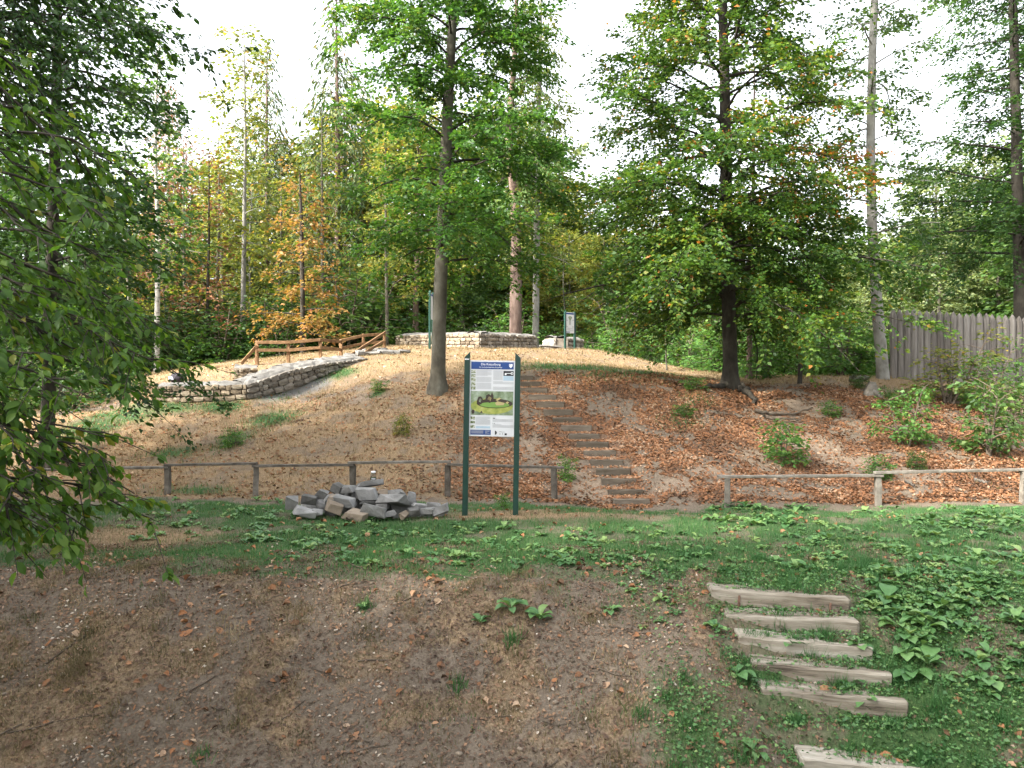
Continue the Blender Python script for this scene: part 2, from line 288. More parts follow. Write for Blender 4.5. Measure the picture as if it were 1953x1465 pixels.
def masks(X, Y):
    n1 = fbm(X, Y, .7, 4); n2 = fbm(X+40, Y+9, 2.2, 4)
    crest = 8.7+.10*np.clip(-X, 0, 5)+(n1-.5)*1.8+(n2-.5)*1.3
    lawn = sst(Y, crest-.12, crest+.2)*(1-sst(Y, 15.9+(n2-.5)*1.2, 16.7+(n2-.5)*1.2))
    right = sst(X, 1.75+(n1-.5)*.8, 2.6+(n1-.5)*.8)*sst(Y, 4, 5)*(1-sst(Y, 9, 10))*(.35+.65*sst(n2, .35, .55))
    right = np.maximum(right, .8*np.exp(-((X-1.55)/.45)**2-((Y-6.6)/.7)**2))
    dry = np.exp(-((X-.2)/2.0)**2-((Y-13.0)/.75)**2)*1.0+.6*np.exp(-((X-2.2)/1.4)**2-((Y-15.6)/.7)**2)
    dry = np.maximum(dry, .9*np.exp(-((X+5.2)/1.3)**2-((Y-11)/1.2)**2))
    green = np.maximum(lawn*(1-np.clip(dry*1.15, 0, .92))*(.42+.7*sst(n2+.3*(n1-.5), .34, .58)), right)
    slope = sst(Y, 16.3+(n2-.5)*1.2, 17.1+(n2-.5)*1.2)*(1-sst(Y, 24.0+(n2-.5)*2, 25.4+(n2-.5)*2))
    lit = slope*(.07+.93*sst(X, -3.2, 1.4))*(.12+.88*sst(n2+.55*(n1-.5), .37, .54))
    lit = np.maximum(lit, .08*sst(Y, 25, 27)*sst(n2, .5, .65))
    bare = np.clip(blobs(X, Y, BARE)*(.6+.8*n2)*1.25, 0, 1)*sst(Y, 14, 16)
    lit = lit*(1-.85*bare)
    straw = np.maximum(sst(Y, 24.2, 26)*(1-sst(Y, 42, 48)), slope*(1-.85*sst(X, -4, 1.5)))*(.45+.6*sst(n2, .3, .6))
    straw = np.maximum(straw, np.clip(dry, 0, 1)*lawn)
    fg = (1-sst(Y, crest-.3, crest+.4))*(1-right)
    straw = np.maximum(straw, fg*.55*sst(n2+.4*(n1-.5), .42, .62))
    gb = np.clip(blobs(X, Y, GREENB)*(.35+1.3*n2), 0, 1)
    fgg = fg*.35*sst(fbm(X-20, Y, 1.3, 3), .56, .68)*sst(X, -2, 1)
    green = np.maximum(np.maximum(green, gb), fgg)
    grav = np.clip(blobs(X, Y, GRAVEL)*1.2, 0, 1)
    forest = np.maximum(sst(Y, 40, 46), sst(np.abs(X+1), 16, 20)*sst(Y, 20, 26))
    return dict(green=green, litter=lit, bare=bare, straw=straw, gravel=grav, forest=forest)
MK = masks(XX, YY)
nx, ny = len(GX), len(GY)
idx = np.arange(nx*ny).reshape(ny, nx)
FQ = np.stack([idx[:-1, :-1], idx[:-1, 1:], idx[1:, 1:], idx[1:, :-1]], -1).reshape(-1, 4)
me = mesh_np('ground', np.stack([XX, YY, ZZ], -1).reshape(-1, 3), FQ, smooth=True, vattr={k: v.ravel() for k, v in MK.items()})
def ground_mat():
    m, n, l, b = new_mat('ground_soil')
    tc = n.new('ShaderNodeTexCoord')
    def nz(s, d=6, r=.65):
        t = n.new('ShaderNodeTexNoise'); t.inputs['Scale'].default_value = s; t.inputs['Detail'].default_value = d; t.inputs['Roughness'].default_value = r
        l.new(tc.outputs['Object'], t.inputs['Vector']); return t.outputs['Fac']
    fine, med, big = nz(38, 5), nz(6, 7), nz(1.1, 5)
    def cr(fac, stops): r = ramp(n, stops); l.new(fac, r.inputs[0]); return r.outputs[0]
    def mix(f, a, bb):
        x = n.new('ShaderNodeMix'); x.data_type = 'RGBA'; l.new(f, x.inputs[0]); l.new(a, x.inputs[6]); l.new(bb, x.inputs[7]); return x.outputs[2]
    def at(k):
        a = n.new('ShaderNodeAttribute'); a.attribute_name = k; return a.outputs['Fac']
    def breakup(f, t, amt=.55):
        a = n.new('ShaderNodeMath'); a.operation = 'SUBTRACT'; l.new(t, a.inputs[0]); a.inputs[1].default_value = .5
        c = n.new('ShaderNodeMath'); c.operation = 'MULTIPLY_ADD'; l.new(a.outputs[0], c.inputs[0]); c.inputs[1].default_value = amt*2; l.new(f, c.inputs[2])
        r = n.new('ShaderNodeMapRange'); r.inputs[1].default_value = .2; r.inputs[2].default_value = .8; l.new(c.outputs[0], r.inputs[0]); return r.outputs[0]
    c = mix(big, cr(med, [(.3, (.080, .057, .038)), (.5, (.132, .104, .077)), (.7, (.19, .155, .118))]), cr(fine, [(.3, (.075, .055, .037)), (.5, (.142, .114, .087)), (.7, (.225, .184, .143))]))
    c = mix(breakup(at('straw'), med), c, cr(fine, [(.3, (.13, .085, .045)), (.5, (.22, .15, .085)), (.7, (.34, .25, .155))]))
    c = mix(breakup(at('litter'), med), c, cr(fine, [(.3, (.075, .048, .032)), (.48, (.135, .085, .055)), (.62, (.19, .12, .08)), (.75, (.25, .17, .12))]))
    c = mix(breakup(at('bare'), med, .35), c, cr(fine, [(.3, (.145, .105, .072)), (.5, (.205, .155, .112)), (.7, (.27, .21, .155))]))
    c = mix(breakup(at('green'), med, .4), c, cr(fine, [(.3, (.025, .05, .018)), (.5, (.045, .088, .03)), (.7, (.08, .12, .045))]))
    c = mix(breakup(at('gravel'), med, .3), c, cr(fine, [(.3, (.10, .095, .088)), (.5, (.17, .162, .15)), (.7, (.25, .24, .225))]))
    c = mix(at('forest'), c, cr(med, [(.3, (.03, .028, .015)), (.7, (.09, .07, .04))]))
    l.new(c, b.inputs['Base Color']); b.inputs['Roughness'].default_value = .95; b.inputs['Specular IOR Level'].default_value = .15
    ad = n.new('ShaderNodeMath'); ad.operation = 'ADD'; l.new(fine, ad.inputs[0]); l.new(med, ad.inputs[1])
    bp = n.new('ShaderNodeBump'); bp.inputs['Strength'].default_value = .7; bp.inputs['Distance'].default_value = .035
    l.new(ad.outputs[0], bp.inputs['Height']); l.new(bp.outputs[0], b.inputs['Normal'])
    return m
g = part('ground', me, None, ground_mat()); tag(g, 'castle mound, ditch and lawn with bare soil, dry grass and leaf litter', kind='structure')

# ------------------------------------------------------------------ mesh makers
def box_me(name, sx, sy, sz, jit=0, bev=.0, segs=1, seed=0):
    """box centred in x,y standing on z=0, lightly worn"""
    bm = bmesh.new(); bmesh.ops.create_cube(bm, size=1)
    for v in bm.verts: v.co = Vector((v.co.x*sx, v.co.y*sy, (v.co.z+.5)*sz))
    ax = max(range(3), key=lambda i: (sx, sy, sz)[i])
    if segs > 1:
        ed = [e for e in bm.edges if abs((e.verts[0].co-e.verts[1].co)[ax]) > 1e-6]
        bmesh.ops.subdivide_edges(bm, edges=ed, cuts=segs-1)
    if bev: bmesh.ops.bevel(bm, geom=[e for e in bm.edges if len(e.link_faces) == 2 and e.calc_face_angle(0) > .5], offset=bev, segments=1, affect='EDGES')
    if jit:
        r = random.Random(seed)
        for v in bm.verts: v.co += Vector((r.uniform(-jit, jit), r.uniform(-jit, jit), r.uniform(-jit, jit)))
    m = bpy.data.meshes.new(name); bm.to_mesh(m); bm.free(); return m
def beam_between(name, a, b, w_, h_, parent, mat, base=Vector((0, 0, 0)), jit=.004, bev=.006, segs=3, seed=0):
    a, b = Vector(a)-Vector(base), Vector(b)-Vector(base); v = b-a; L = v.length
    m = box_me(name, L, w_, h_, jit, bev, segs, seed)
    for q in m.vertices: q.co.z -= h_/2
    x = v.normalized(); up = Vector((0, 0, 1)); y = up.cross(x)
    if y.length < 1e-3: y = Vector((0, 1, 0))
    y.normalize(); z = x.cross(y)
    o = part(name, m, parent, mat); mat3 = Matrix((x, y, z)).transposed().to_4x4(); mat3.translation = (a+b)/2
    o.matrix_local = mat3; return o
def tube(pts, rad, n=8, wob=0, seed=0):
    pts = np.asarray(pts, float); rad = np.asarray(rad, float); k = len(pts); r = np.random.default_rng(seed)
    t = norm(np.gradient(pts, axis=0)); ref = np.where(np.abs(t[:, 2:3]) > .8, np.array([[1., 0, 0]]), np.array([[0, 0, 1.]]))
    u = norm(np.cross(t, ref)); v = np.cross(t, u); a = np.linspace(0, 2*math.pi, n, endpoint=False)
    rr = rad[:, None]*(1+wob*(r.random((k, n))-.5))
    V = pts[:, None]+rr[..., None]*(np.cos(a)[None, :, None]*u[:, None]+np.sin(a)[None, :, None]*v[:, None])
    i = np.arange(k*n).reshape(k, n); j = np.roll(i, -1, 1)
    Q = np.stack([i[:-1], j[:-1], j[1:], i[1:]], -1).reshape(-1, 4)
    return V.reshape(-1, 3), Q
def tubes(lst, n=6, wob=0):
    Vs, Qs, o = [], [], 0
    for i, (p, r) in enumerate(lst):
        V, Q = tube(p, r, n, wob, i); Vs.append(V); Qs.append(Q+o); o += len(V)
    return np.concatenate(Vs), np.concatenate(Qs)
def trunk_mesh(name, pts, rad, n=14, flare=1.7, seed=0, sub=26):
    pts = np.asarray(pts, float); s = np.append(0, np.cumsum(np.linalg.norm(np.diff(pts, axis=0), axis=1)))
    q = np.concatenate([np.linspace(0, min(1.2, s[-1]*.2), 7)[:-1], np.linspace(min(1.2, s[-1]*.2), s[-1], sub)])
    # smooth interpolation
    P = np.stack([np.interp(q, s, pts[:, k]) for k in range(3)], 1); Rr = np.interp(q, s, rad)
    for _ in range(2): P[1:-1] = P[1:-1]*.5+(P[:-2]+P[2:])*.25
    P0 = P.copy(); P0[0, 2] -= .25
    fl = 1+(flare-1)*np.exp(-q/.28)
    V, Q = tube(P0, Rr*fl, n, .06, seed)
    V = V.reshape(len(q), n, 3); ang = np.arange(n)*2*math.pi/n; r = np.random.default_rng(seed)
    lob = 1+(flare-1)*.6*np.exp(-q/.35)[:, None]*np.sin(ang*4+r.random()*6+.6*np.sin(ang*2))[None]+.05*np.sin(ang*3+1.3)[None]*np.sin(q*2.1)[:, None]
    V = P0[:, None]+(V-P0[:, None])*lob[..., None]
    return mesh_np(name, V.reshape(-1, 3), Q, smooth=True), P, Rr

def leaf_quads(c, d, nrm, L, W, rr, fold=.25):
    """diamond leaves folded along the midrib"""
    d = norm(d); s = norm(np.cross(nrm, d)); up = np.cross(d, s)
    L = L[:, None]; W = W[:, None]
    b = c-d*L*.5; t = c+d*L*.5-up*L*.08; m1 = c-d*L*.05+s*W*.5+up*W*fold; m2 = c-d*L*.05-s*W*.5+up*W*fold
    V = np.stack([b, m1, t, m2], 1).reshape(-1, 3); n = len(c); i = np.arange(n)*4
    Q = np.stack([i, i+1, i+2, i+3], 1); return V, Q, rr
def leaf_fine(c, d, nrm, L, W, rr, fold=.2):
    d = norm(d); s = norm(np.cross(nrm, d)); up = np.cross(d, s); L = L[:, None]; W = W[:, None]
    P = [c-d*L*.5, c+up*L*.03, c+d*L*.5-up*L*.12]
    for sg in (1, -1):
        P += [c-d*L*.25+sg*s*W*.42+up*W*fold*.8, c+d*L*.14+sg*s*W*.46+up*W*fold]
    V = np.stack(P, 1).reshape(-1, 3); i = np.arange(len(c))*7
    T = []
    for a in ((0, 3, 1), (1, 3, 4), (1, 4, 2), (0, 1, 5), (1, 6, 5), (1, 2, 6)): T.append(np.stack([i+a[0], i+a[1], i+a[2]], 1))
    Fc = np.stack(T, 1).reshape(-1, 3); return V, Fc, np.repeat(rr, 6)

def grow(r, P, Rr, limbs, lpm=38, tpm=4.5, leafL=.11, leafW=.6, tilt=1.0, twl=(.28, .5), tdroop=.25, rnd=(.5, .22), hang=0., clump=0.6, limbr=.35):
    """limbs: (height, azimuth, length, elevation, droop, rndshift); returns leaf arrays and limb tubes"""
    tl = []; TP, TD, TL, TS = [], [], [], []
    hz = P[:, 2]
    for (h, a, L, e, dr, sh) in limbs:
        p0 = np.array([np.interp(h, hz, P[:, 0]), np.interp(h, hz, P[:, 1]), h]); r0 = min(np.interp(h, hz, Rr)*limbr*1.6, .010+.008*L)
        t = np.linspace(0, 1, 8); wb = np.cumsum(r.normal(0, .09, 8)); ca = a+wb
        dv = np.stack([np.cos(ca)*math.cos(e), np.sin(ca)*math.cos(e), np.full(8, math.sin(e))], 1)
        pts = p0+np.vstack([np.zeros(3), np.cumsum(dv[1:]*L/7, 0)]); pts[:, 2] -= dr*L*t**2
        tl.append((pts, r0*(1-t)**.8+.006))
        m = max(3, int(L*tpm)); tt = np.sort(r.uniform(.12, 1, m)); pos = np.stack([np.interp(tt, t, pts[:, k]) for k in range(3)], 1)
        sg = np.where(np.arange(m) % 2 == 0, 1, -1); az = a+wb[-1]*.5+sg*r.uniform(.45, 1.35, m)*(1-.5*tt); el = r.uniform(-.75, .55, m)+e*.3
        l = (twl[0]+twl[1]*(1-tt))*min(L, 3.4)*r.uniform(.55, 1.25, m)
        TP.append(pos); TD.append(np.stack([np.cos(az)*np.cos(el), np.sin(az)*np.cos(el), np.sin(el)], 1)); TL.append(l); TS.append(np.full(m, sh)+r.normal(0, .08, m))
    TP, TD, TL, TS = map(np.concatenate, (TP, TD, TL, TS))
    nl = np.maximum(2, (TL*lpm*r.uniform(1-clump, 1+clump, len(TL))).astype(int)); k = np.repeat(np.arange(len(TL)), nl); n = len(k)
    u = r.uniform(.02, 1.05, n)**.8
    c = TP[k]+TD[k]*(TL[k]*u)[:, None]; c[:, 2] -= tdroop*TL[k]*u**2
    sg = r.choice([-1, 1], n); an = sg*r.uniform(.5, 1.3, n); d = TD[k].copy()
    dx = d[:, 0]*np.cos(an)-d[:, 1]*np.sin(an); dy = d[:, 0]*np.sin(an)+d[:, 1]*np.cos(an)
    d = norm(np.stack([dx, dy, d[:, 2]*.4-r.uniform(0, .5, n)-hang], 1))
    LL = leafL*r.uniform(.65, 1.25, n); c = c+d*(LL*r.uniform(.4, 1.6, n))[:, None]+r.normal(0, leafL*.5, (n, 3))
    nr = norm(np.array([0, 0, 1.])+r.normal(0, tilt, (n, 3))); rr = np.clip(TS[k]+r.normal(0, rnd[1], n)+rnd[0]-.5+.0, 0, 1)
    return (c, d, nr, LL, LL*leafW, rr), tl, (TP, TD, TL)
def limbs_for(r, h0, h1, n, prof, elev=(.5, -.1), droop=.25, shift=lambda h, a: .5, jit=.2):
    out = []
    for i in range(n):
        f = (i+r.random())/n; h = h0+(h1-h0)*f; a = i*2.399963+r.normal(0, .35)
        out.append((h, a, max(.4, prof(f)*r.uniform(1-jit*2, 1+jit)), elev[1]+(elev[0]-elev[1])*f+r.normal(0, .12), droop*r.uniform(.5, 1.4), shift(h, a)))
    return out
def crown_parts(root, lv, tl, lm, bm_, twigs=None, fine=False, limb_n=6):
    V, Q, rr = (leaf_fine if fine else leaf_quads)(*lv)
    cm = mesh_np('crown', V, Q, rr); part('crown', cm, root, lm)
    if twigs is not None:
        tp, td, tL = twigs
        for a, b, c in zip(tp, td, tL):
            t = np.array([0, .5, 1.])[:, None]; q = a+b*c*t; q[:, 2] -= .25*c*t[:, 0]**2
            tl.append((q, np.array([.006, .004, .002])))
    if tl:
        V, Q = tubes(tl, limb_n if twigs is None else 4); part('limbs', mesh_np('limbs', V, Q, smooth=True), root, bm_)['kind'] = 'stuff'

def px_trunk(lst, d, zb):
    """trunk outline read as (px, py, width px) at a distance; returns local points and radii"""
    b = None; P, Rr = [], []
    for (x, y, wd) in lst:
        p = pix(x, y, d)
        if b is None: b = np.array([p[0], d, zb])
        P.append(p-b); Rr.append(wd*d/F/2)
    P[0][2] = 0
    return b, np.array(P), np.array(Rr)

# ------------------------------------------------------------------ palisade
def stake_mesh(i, wd, h):
    r = random.Random(100+i); bm = bmesh.new(); n = 10; rings = []
    for (z, s) in ((-.3, 1), (h*.33, 1.0), (h*.66, .98), (h-.22, .95), (h-.10, .62), (h, .07)):
        ring = []; cx = r.uniform(-.008, .008)
        for k in range(n):
            a = k*2*math.pi/n; fl = .8 if math.sin(a) < -.3 else 1.0
            ring.append(bm.verts.new((cx+wd/2*s*math.cos(a)*r.uniform(.96, 1.03), wd/2*s*math.sin(a)*fl, z)))
        rings.append(ring)
    for a, b in zip(rings, rings[1:]):
        for k in range(n): bm.faces.new((a[k], a[(k+1) % n], b[(k+1) % n], b[k]))
    bm.faces.new(rings[-1])
    m = bpy.data.meshes.new('stake'); bm.to_mesh(m); bm.free()
    for p in m.polygons: p.use_smooth = True
    return m
sv = [stake_mesh(i, .25, 2.45) for i in range(6)]
pb = on(1697, 28)
pal = thing('palisade', 'palisade of tall grey-brown pointed wooden stakes behind the leaning pale tree', 'palisade', pb)
for i in range(27):
    x = pb[0]+.125+i*.243; y = 28+.02*i+random.uniform(-.012, .012); z = float(H(x, y))
    zt = 4.87-.012*i+random.uniform(-.05, .03)
    o = part('stake', sv[i % 6], pal, M['palisade'], (x-pb[0], y-pb[1], zt-2.45-pb[2]), (random.uniform(-.01, .01), random.uniform(-.006, .006), random.uniform(-.2, .2)))
for hz_ in (.6, 1.8):
    beam_between('cross_rail', (pb[0], 28.22, pb[2]+hz_), (pb[0]+6.6, 28.75, pb[2]+hz_), .12, .14, pal, M['palisade'], pb)

# ------------------------------------------------------------------ rail fences along the foot of the mound
def rail_fence(label, posts, rails):
    """posts (px, y top, y foot, d); rails (px0, y0, px1, y1, d0, d1)"""
    b = on(posts[0][0], posts[0][2]); t = thing('rail_fence', label, 'fence', b)
    for i, (px, yt, d) in enumerate(posts):
        f = on(px, d); top = pix(px, yt, d); h = top[2]-f[2]
        m = box_me('post', .115, .105, h+.25, .006, .008, 4, i)
        part('post', m, t, M['greywood'], Vector(f)-Vector(b)-Vector((0, 0, .25)), (random.uniform(-.03, .03), random.uniform(-.03, .03), random.uniform(-.3, .3)))
    for i, (x0, y0, x1, y1, d0, d1) in enumerate(rails):
        beam_between('rail', pix(x0, y0, d0), pix(x1, y1, d1), .14, .05, t, M['greywood'], b, .005, .006, 6, i)
rail_fence('long weathered grey post and rail fence left of the hillside stairs',
           [(140, 892, 17.3), (190, 893, 17.25), (320, 890, 17.2), (487, 890, 17.2), (673, 888, 17.15), (854, 887, 17.1), (1058, 894, 17)][1:],
           [(60, 896, 190, 894, 17.3, 17.25), (182, 893.5, 322, 891, 17.25, 17.2), (314, 887, 490, 884, 17.2, 17.2), (482, 889, 676, 886.5, 17.2, 17.15), (664, 882.5, 860, 880.5, 17.15, 17.1), (853, 886, 1076, 892, 17.1, 17)])
rail_fence('short weathered grey rail fence right of the hillside stairs',
           [(1387, 911, 16.5), (1676, 906, 16.55), (1950, 901, 16.7), (2240, 900, 16.8)],
           [(1369, 909, 1683, 907, 16.5, 16.55), (1668, 901.5, 1958, 895.5, 16.55, 16.7), (1946, 900, 2250, 893, 16.7, 16.8)])

# ------------------------------------------------------------------ hillside stairs and foreground beams
ordn = ['lowest', 'second', 'third', 'fourth', 'fifth', 'sixth', 'seventh', 'eighth', 'ninth', 'tenth', 'eleventh', 'twelfth', 'thirteenth', 'fourteenth', 'fifteenth', 'top']
rv = [box_me('stair_riser', .80, .10, .26, .007, .012, 6, i) for i in range(5)]
for i, p in enumerate(ST):
    lab = 'brown timber riser on the leaf-strewn mound stairs, ' + (ordn[i]+' of the flight' if i in (0, 15) else ordn[i]+' from the bottom')
    o = part('stair_riser', rv[i % 5], None, M['riser'], (p[0], p[1]+.04, p[2]-.19), (random.uniform(-.03, .03), random.uniform(-.02, .02), random.uniform(-.05, .05)))
    tag(o, lab, 'step', 'timber risers of the mound stairs')
bl = ['pale squared timber step at the lawn edge with two rusty pins', 'weathered timber step just below the pinned beam', 'timber step with a leafy weed growing against its face',
      'cracked timber step fourth below the lawn edge', 'long timber step just above the trampled grassy landing', 'lowest timber step lying below the grassy landing']
for i, (a, b) in enumerate(BP):
    a, b = Vector(a), Vector(b); L = (b-a).length; ya = math.atan2((b-a).y, (b-a).x); pit = math.atan2((b-a).z, math.hypot((b-a).x, (b-a).y))
    m = box_me('log_step', L, .27, .17, .008, .016, 9, 40+i)
    for v in m.vertices: v.co.z -= .17; v.co.y += .135
    o = part('log_step', m, None, M['beam'], (a+b)/2+Vector((0, 0, .012)), (0, -pit, ya)); tag(o, bl[i], 'step', 'foreground timber steps')
    if i == 0:
        for fx in (-.29, .36):
            V, Q = tube([(fx*L, -.012, -.19), (fx*L, -.012, -.05), (fx*L+.004, -.012, -.045)], [.011, .011, .006], 8); part('steel_pin', mesh_np('steel_pin', V, Q), o, M['steel'])

# ------------------------------------------------------------------ signs
def rect(name, x0, x1, z0, z1, y, parent, mat):
    m = bpy.data.meshes.new(name); t = .0012
    V = [(x0, y, z0), (x1, y, z0), (x1, y, z1), (x0, y, z1)]; V += [(a, b+t, c) for a, b, c in V]
    m.from_pydata(V, [], [(0, 1, 2, 3), (7, 6, 5, 4), (0, 4, 5, 1), (1, 5, 6, 2), (2, 6, 7, 3), (3, 7, 4, 0)])
    return part(name, m, parent, mat)
def poly(name, pts, y, parent, mat):
    m = bpy.data.meshes.new(name); n = len(pts); t = .0012
    m.from_pydata([(a, y, b) for a, b in pts]+[(a, y+t, b) for a, b in pts], [], [tuple(range(n)), tuple(range(2*n-1, n-1, -1))]+[(i, i+n, (i+1) % n+n, (i+1) % n) for i in range(n)])
    return part(name, m, parent, mat)
def text(name, s, size, x, z, y, parent, mat, align='CENTER'):
    c = bpy.data.curves.new('txt', 'FONT'); c.body = s; c.size = size; c.align_x = align; c.align_y = 'CENTER'; c.extrude = .0004
    o = bpy.data.objects.new('txt', c); col.objects.link(o); bpy.context.view_layer.update()
    m = bpy.data.meshes.new_from_object(o.evaluated_get(bpy.context.evaluated_depsgraph_get())); bpy.data.objects.remove(o)
    m.name = name; m.materials.clear()
    return part(name, m, parent, mat, (x, y, z), (R(90), 0, 0))
def text_block(x0, x1, z0, z1, y, parent, lh=.0115):
    V, Fc = [], []; z = z1; r = random.Random(int((x0+z0)*9999))
    while z-lh*.5 > z0:
        e = x1 if r.random() > .12 else x0+(x1-x0)*r.uniform(.4, .9); k = len(V)
        V += [(x0, y, z-lh*.42), (e, y, z-lh*.42), (e, y, z), (x0, y, z)]; Fc.append((k, k+1, k+2, k+3)); z -= lh
    if V:
        m = bpy.data.meshes.new('text_block'); m.from_pydata(V, [], Fc); part('text_block', m, parent, M['sgrey'])
def sign_posts(t, W, Hh, pw):
    for sx in (-1, 1):
        x = sx*(W/2+pw/2); bm = bmesh.new(); hi = Hh; lo = Hh-pw*1.0
        prof = [(-pw/2, -.045), (pw/2, -.045), (pw/2, .045), (-pw/2, .045)]
        vb = [bm.verts.new((x+a, b, -.3)) for a, b in prof]
        vt = [bm.verts.new((x+a, b, (hi if a*sx < 0 else lo))) for a, b in prof]
        bm.faces.new(vt); bm.faces.new(vb[::-1])
        for k in range(4): bm.faces.new((vb[k], vb[(k+1) % 4], vt[(k+1) % 4], vt[k]))
        bmesh.ops.bevel(bm, geom=list(bm.edges), offset=.006, segments=2, affect='EDGES')
        m = bpy.data.meshes.new('post'); bm.to_mesh(m); bm.free(); part('post', m, t, M['green_metal'])
sb_ = on(935, 13); sb_[2] = pix(935, 979, 13)[2]
s1 = thing('information_sign', 'white information panel with blue header between dark green posts on the lawn', 'sign', sb_)
s1.rotation_euler = (0, R(.9), R(-2))
W, Hb = .735, 1.235; zt = 2.62-.135
sign_posts(s1, W, 2.62, .088)
bd = part('board', box_me('board', W, .02, Hb, 0, .002), s1, M['board'], (0, 0, zt-Hb))
X = lambda u: -W/2+u*W
Z = lambda v: -v*Hb+Hb          # in board coordinates
Y0 = -.0125
rect('header_band', X(.03), X(.97), Z(.115), Z(.02), Y0, bd, M['sblue'])
text('title', 'Die Ketzelburg', .052, X(.46), Z(.052), Y0-.003, bd, M['swhite'])
text('subtitle', 'Die hochmittelalterliche Burganlage', .026, X(.46), Z(.09), Y0-.003, bd, M['swhite'])
ex, ez = X(.905), Z(.068)
poly('emblem', [(ex-.028, ez+.03), (ex+.028, ez+.03), (ex+.028, ez-.004), (ex+.012, ez-.026), (ex, ez-.034), (ex-.012, ez-.026), (ex-.028, ez-.004)], Y0-.003, bd, M['swhite'])
poly('emblem_bar', [(ex-.02, ez+.022), (ex-.002, ez+.022), (ex-.02, ez+.0)], Y0-.006, bd, M['sblue'])
for v0, v1 in ((.13, .17), (.185, .225), (.235, .28), (.29, .335), (.345, .385), (.74, .78), (.8, .83), (.855, .89)): rect('thumbnail', X(.03), X(.13), Z(v1), Z(v0), Y0, bd, M['sthumb'])
for u0, u1, v0, v1 in ((.145, .48, .13, .207), (.145, .48, .222, .283), (.145, .48, .297, .378), (.52, .73, .13, .262), (.52, .97, .275, .31), (.52, .97, .345, .388), (.145, .47, .745, .845), (.52, .97, .772, .81), (.52, .97, .84, .89)):
    text_block(X(u0), X(u1), Z(v1), Z(v0), Y0+.001, bd)
rect('key_photo', X(.745), X(.97), Z(.2), Z(.135), Y0, bd, M['sdark'])
kz = Z(.167); kx0, kx1 = X(.775), X(.93)
rect('key_shaft', kx0, kx1, kz-.004, kz+.004, Y0-.003, bd, M['swhite']); rect('key_bit', kx0, kx0+.026, kz-.028, kz-.0045, Y0-.003, bd, M['swhite'])
m = bpy.data.meshes.new('key_bow'); n_ = 16
m.from_pydata([(kx1+.002+r_*math.cos(a), Y0-.004, kz+r_*math.sin(a)) for r_ in (.013, .021) for a in [k*2*math.pi/n_ for k in range(n_)]], [], [(k, (k+1) % n_, n_+(k+1) % n_, n_+k) for k in range(n_)])
part('key_bow', m, bd, M['swhite'])
rect('caption', X(.745), X(.97), Z(.262), Z(.202), Y0, bd, M['slight'])
rect('castle_picture', X(.03), X(.97), Z(.72), Z(.405), Y0, bd, M['spict'])
def U(pts): return [(X(u), Z(v)) for u, v in pts]
def ell(cu, cv, ru, rv_, n=26, a0=0, a1=2*math.pi): return [(cu+ru*math.cos(a0+(a1-a0)*k/n), cv+rv_*math.sin(a0+(a1-a0)*k/n)) for k in range(n)]
poly('bank', U([(max(.035, min(.965, u)), max(.41, min(.715, v))) for u, v in ell(.5, .6, .47, .105)]), Y0-.003, bd, M['sring'])
poly('ring_wall', U(ell(.56, .565, .40, .062)), Y0-.006, bd, M['sroof'])
poly('courtyard', U(ell(.56, .583, .33, .036)), Y0-.009, bd, M['smoss'])
for q, mt in (([(.16, .545), (.2, .48), (.26, .475), (.3, .51), (.27, .58), (.2, .58)], 'sroof'), ([(.35, .53), (.37, .46), (.43, .44), (.47, .46), (.5, .415), (.53, .46), (.54, .53), (.45, .56)], 'sroof'),
              ([(.21, .54), (.23, .5), (.27, .51), (.25, .56)], 'spict'), ([(.40, .51), (.43, .47), (.49, .49), (.47, .54)], 'stan'), ([(.58, .52), (.66, .485), (.7, .5), (.62, .53)], 'stan'),
              ([(.57, .56), (.62, .535), (.78, .555), (.76, .585), (.6, .59)], 'stan'), ([(.80, .55), (.85, .535), (.88, .55), (.84, .57)], 'stan'), ([(.05, .67), (.08, .645), (.12, .66), (.11, .70), (.06, .705)], 'sroof'), ([(.24, .69), (.27, .66), (.3, .69)], 'sroof')):
    poly('building_print', U(q), Y0-.012, bd, M[mt])
rect('caption', X(.15), X(.47), Z(.895), Z(.866), Y0, bd, M['slight'])
rect('credit_box', X(.03), X(.485), Z(.98), Z(.915), Y0, bd, M['sblue'])
text_block(X(.05), X(.32), Z(.972), Z(.925), Y0-.002, bd, .013); text_block(X(.36), X(.46), Z(.972), Z(.925), Y0-.002, bd, .013)
rect('dark_heading', X(.525), X(.575), Z(.764), Z(.754), Y0, bd, M['sdark']); rect('dark_heading', X(.525), X(.535), Z(.832), Z(.822), Y0, bd, M['sdark']); rect('dark_heading', X(.56), X(.572), Z(.832), Z(.822), Y0, bd, M['sdark'])
poly('round_logo', U([(.575+.045*math.sin(a), .95-.027*math.cos(a)) for a in [math.pi*k/12 for k in range(13)]]), Y0, bd, M['sdark'])
for u0, u1, v0, v1 in ((.67, .72, .93, .94), (.675, .70, .955, .975), (.735, .76, .95, .975), (.79, .84, .955, .98), (.72, .80, .935, .943)): rect('logo', X(u0), X(u1), Z(v1), Z(v0), Y0, bd, M['sdark' if u0 > .78 else 'sgrey'])
ax = -W/2-.05; az = 2.50
poly('arrow_mark', [(ax-.036, az), (ax-.008, az+.016), (ax-.008, az+.007), (ax+.04, az+.007), (ax+.04, az-.007), (ax-.008, az-.007), (ax-.008, az-.016)], -.0475, s1, M['swhite'])
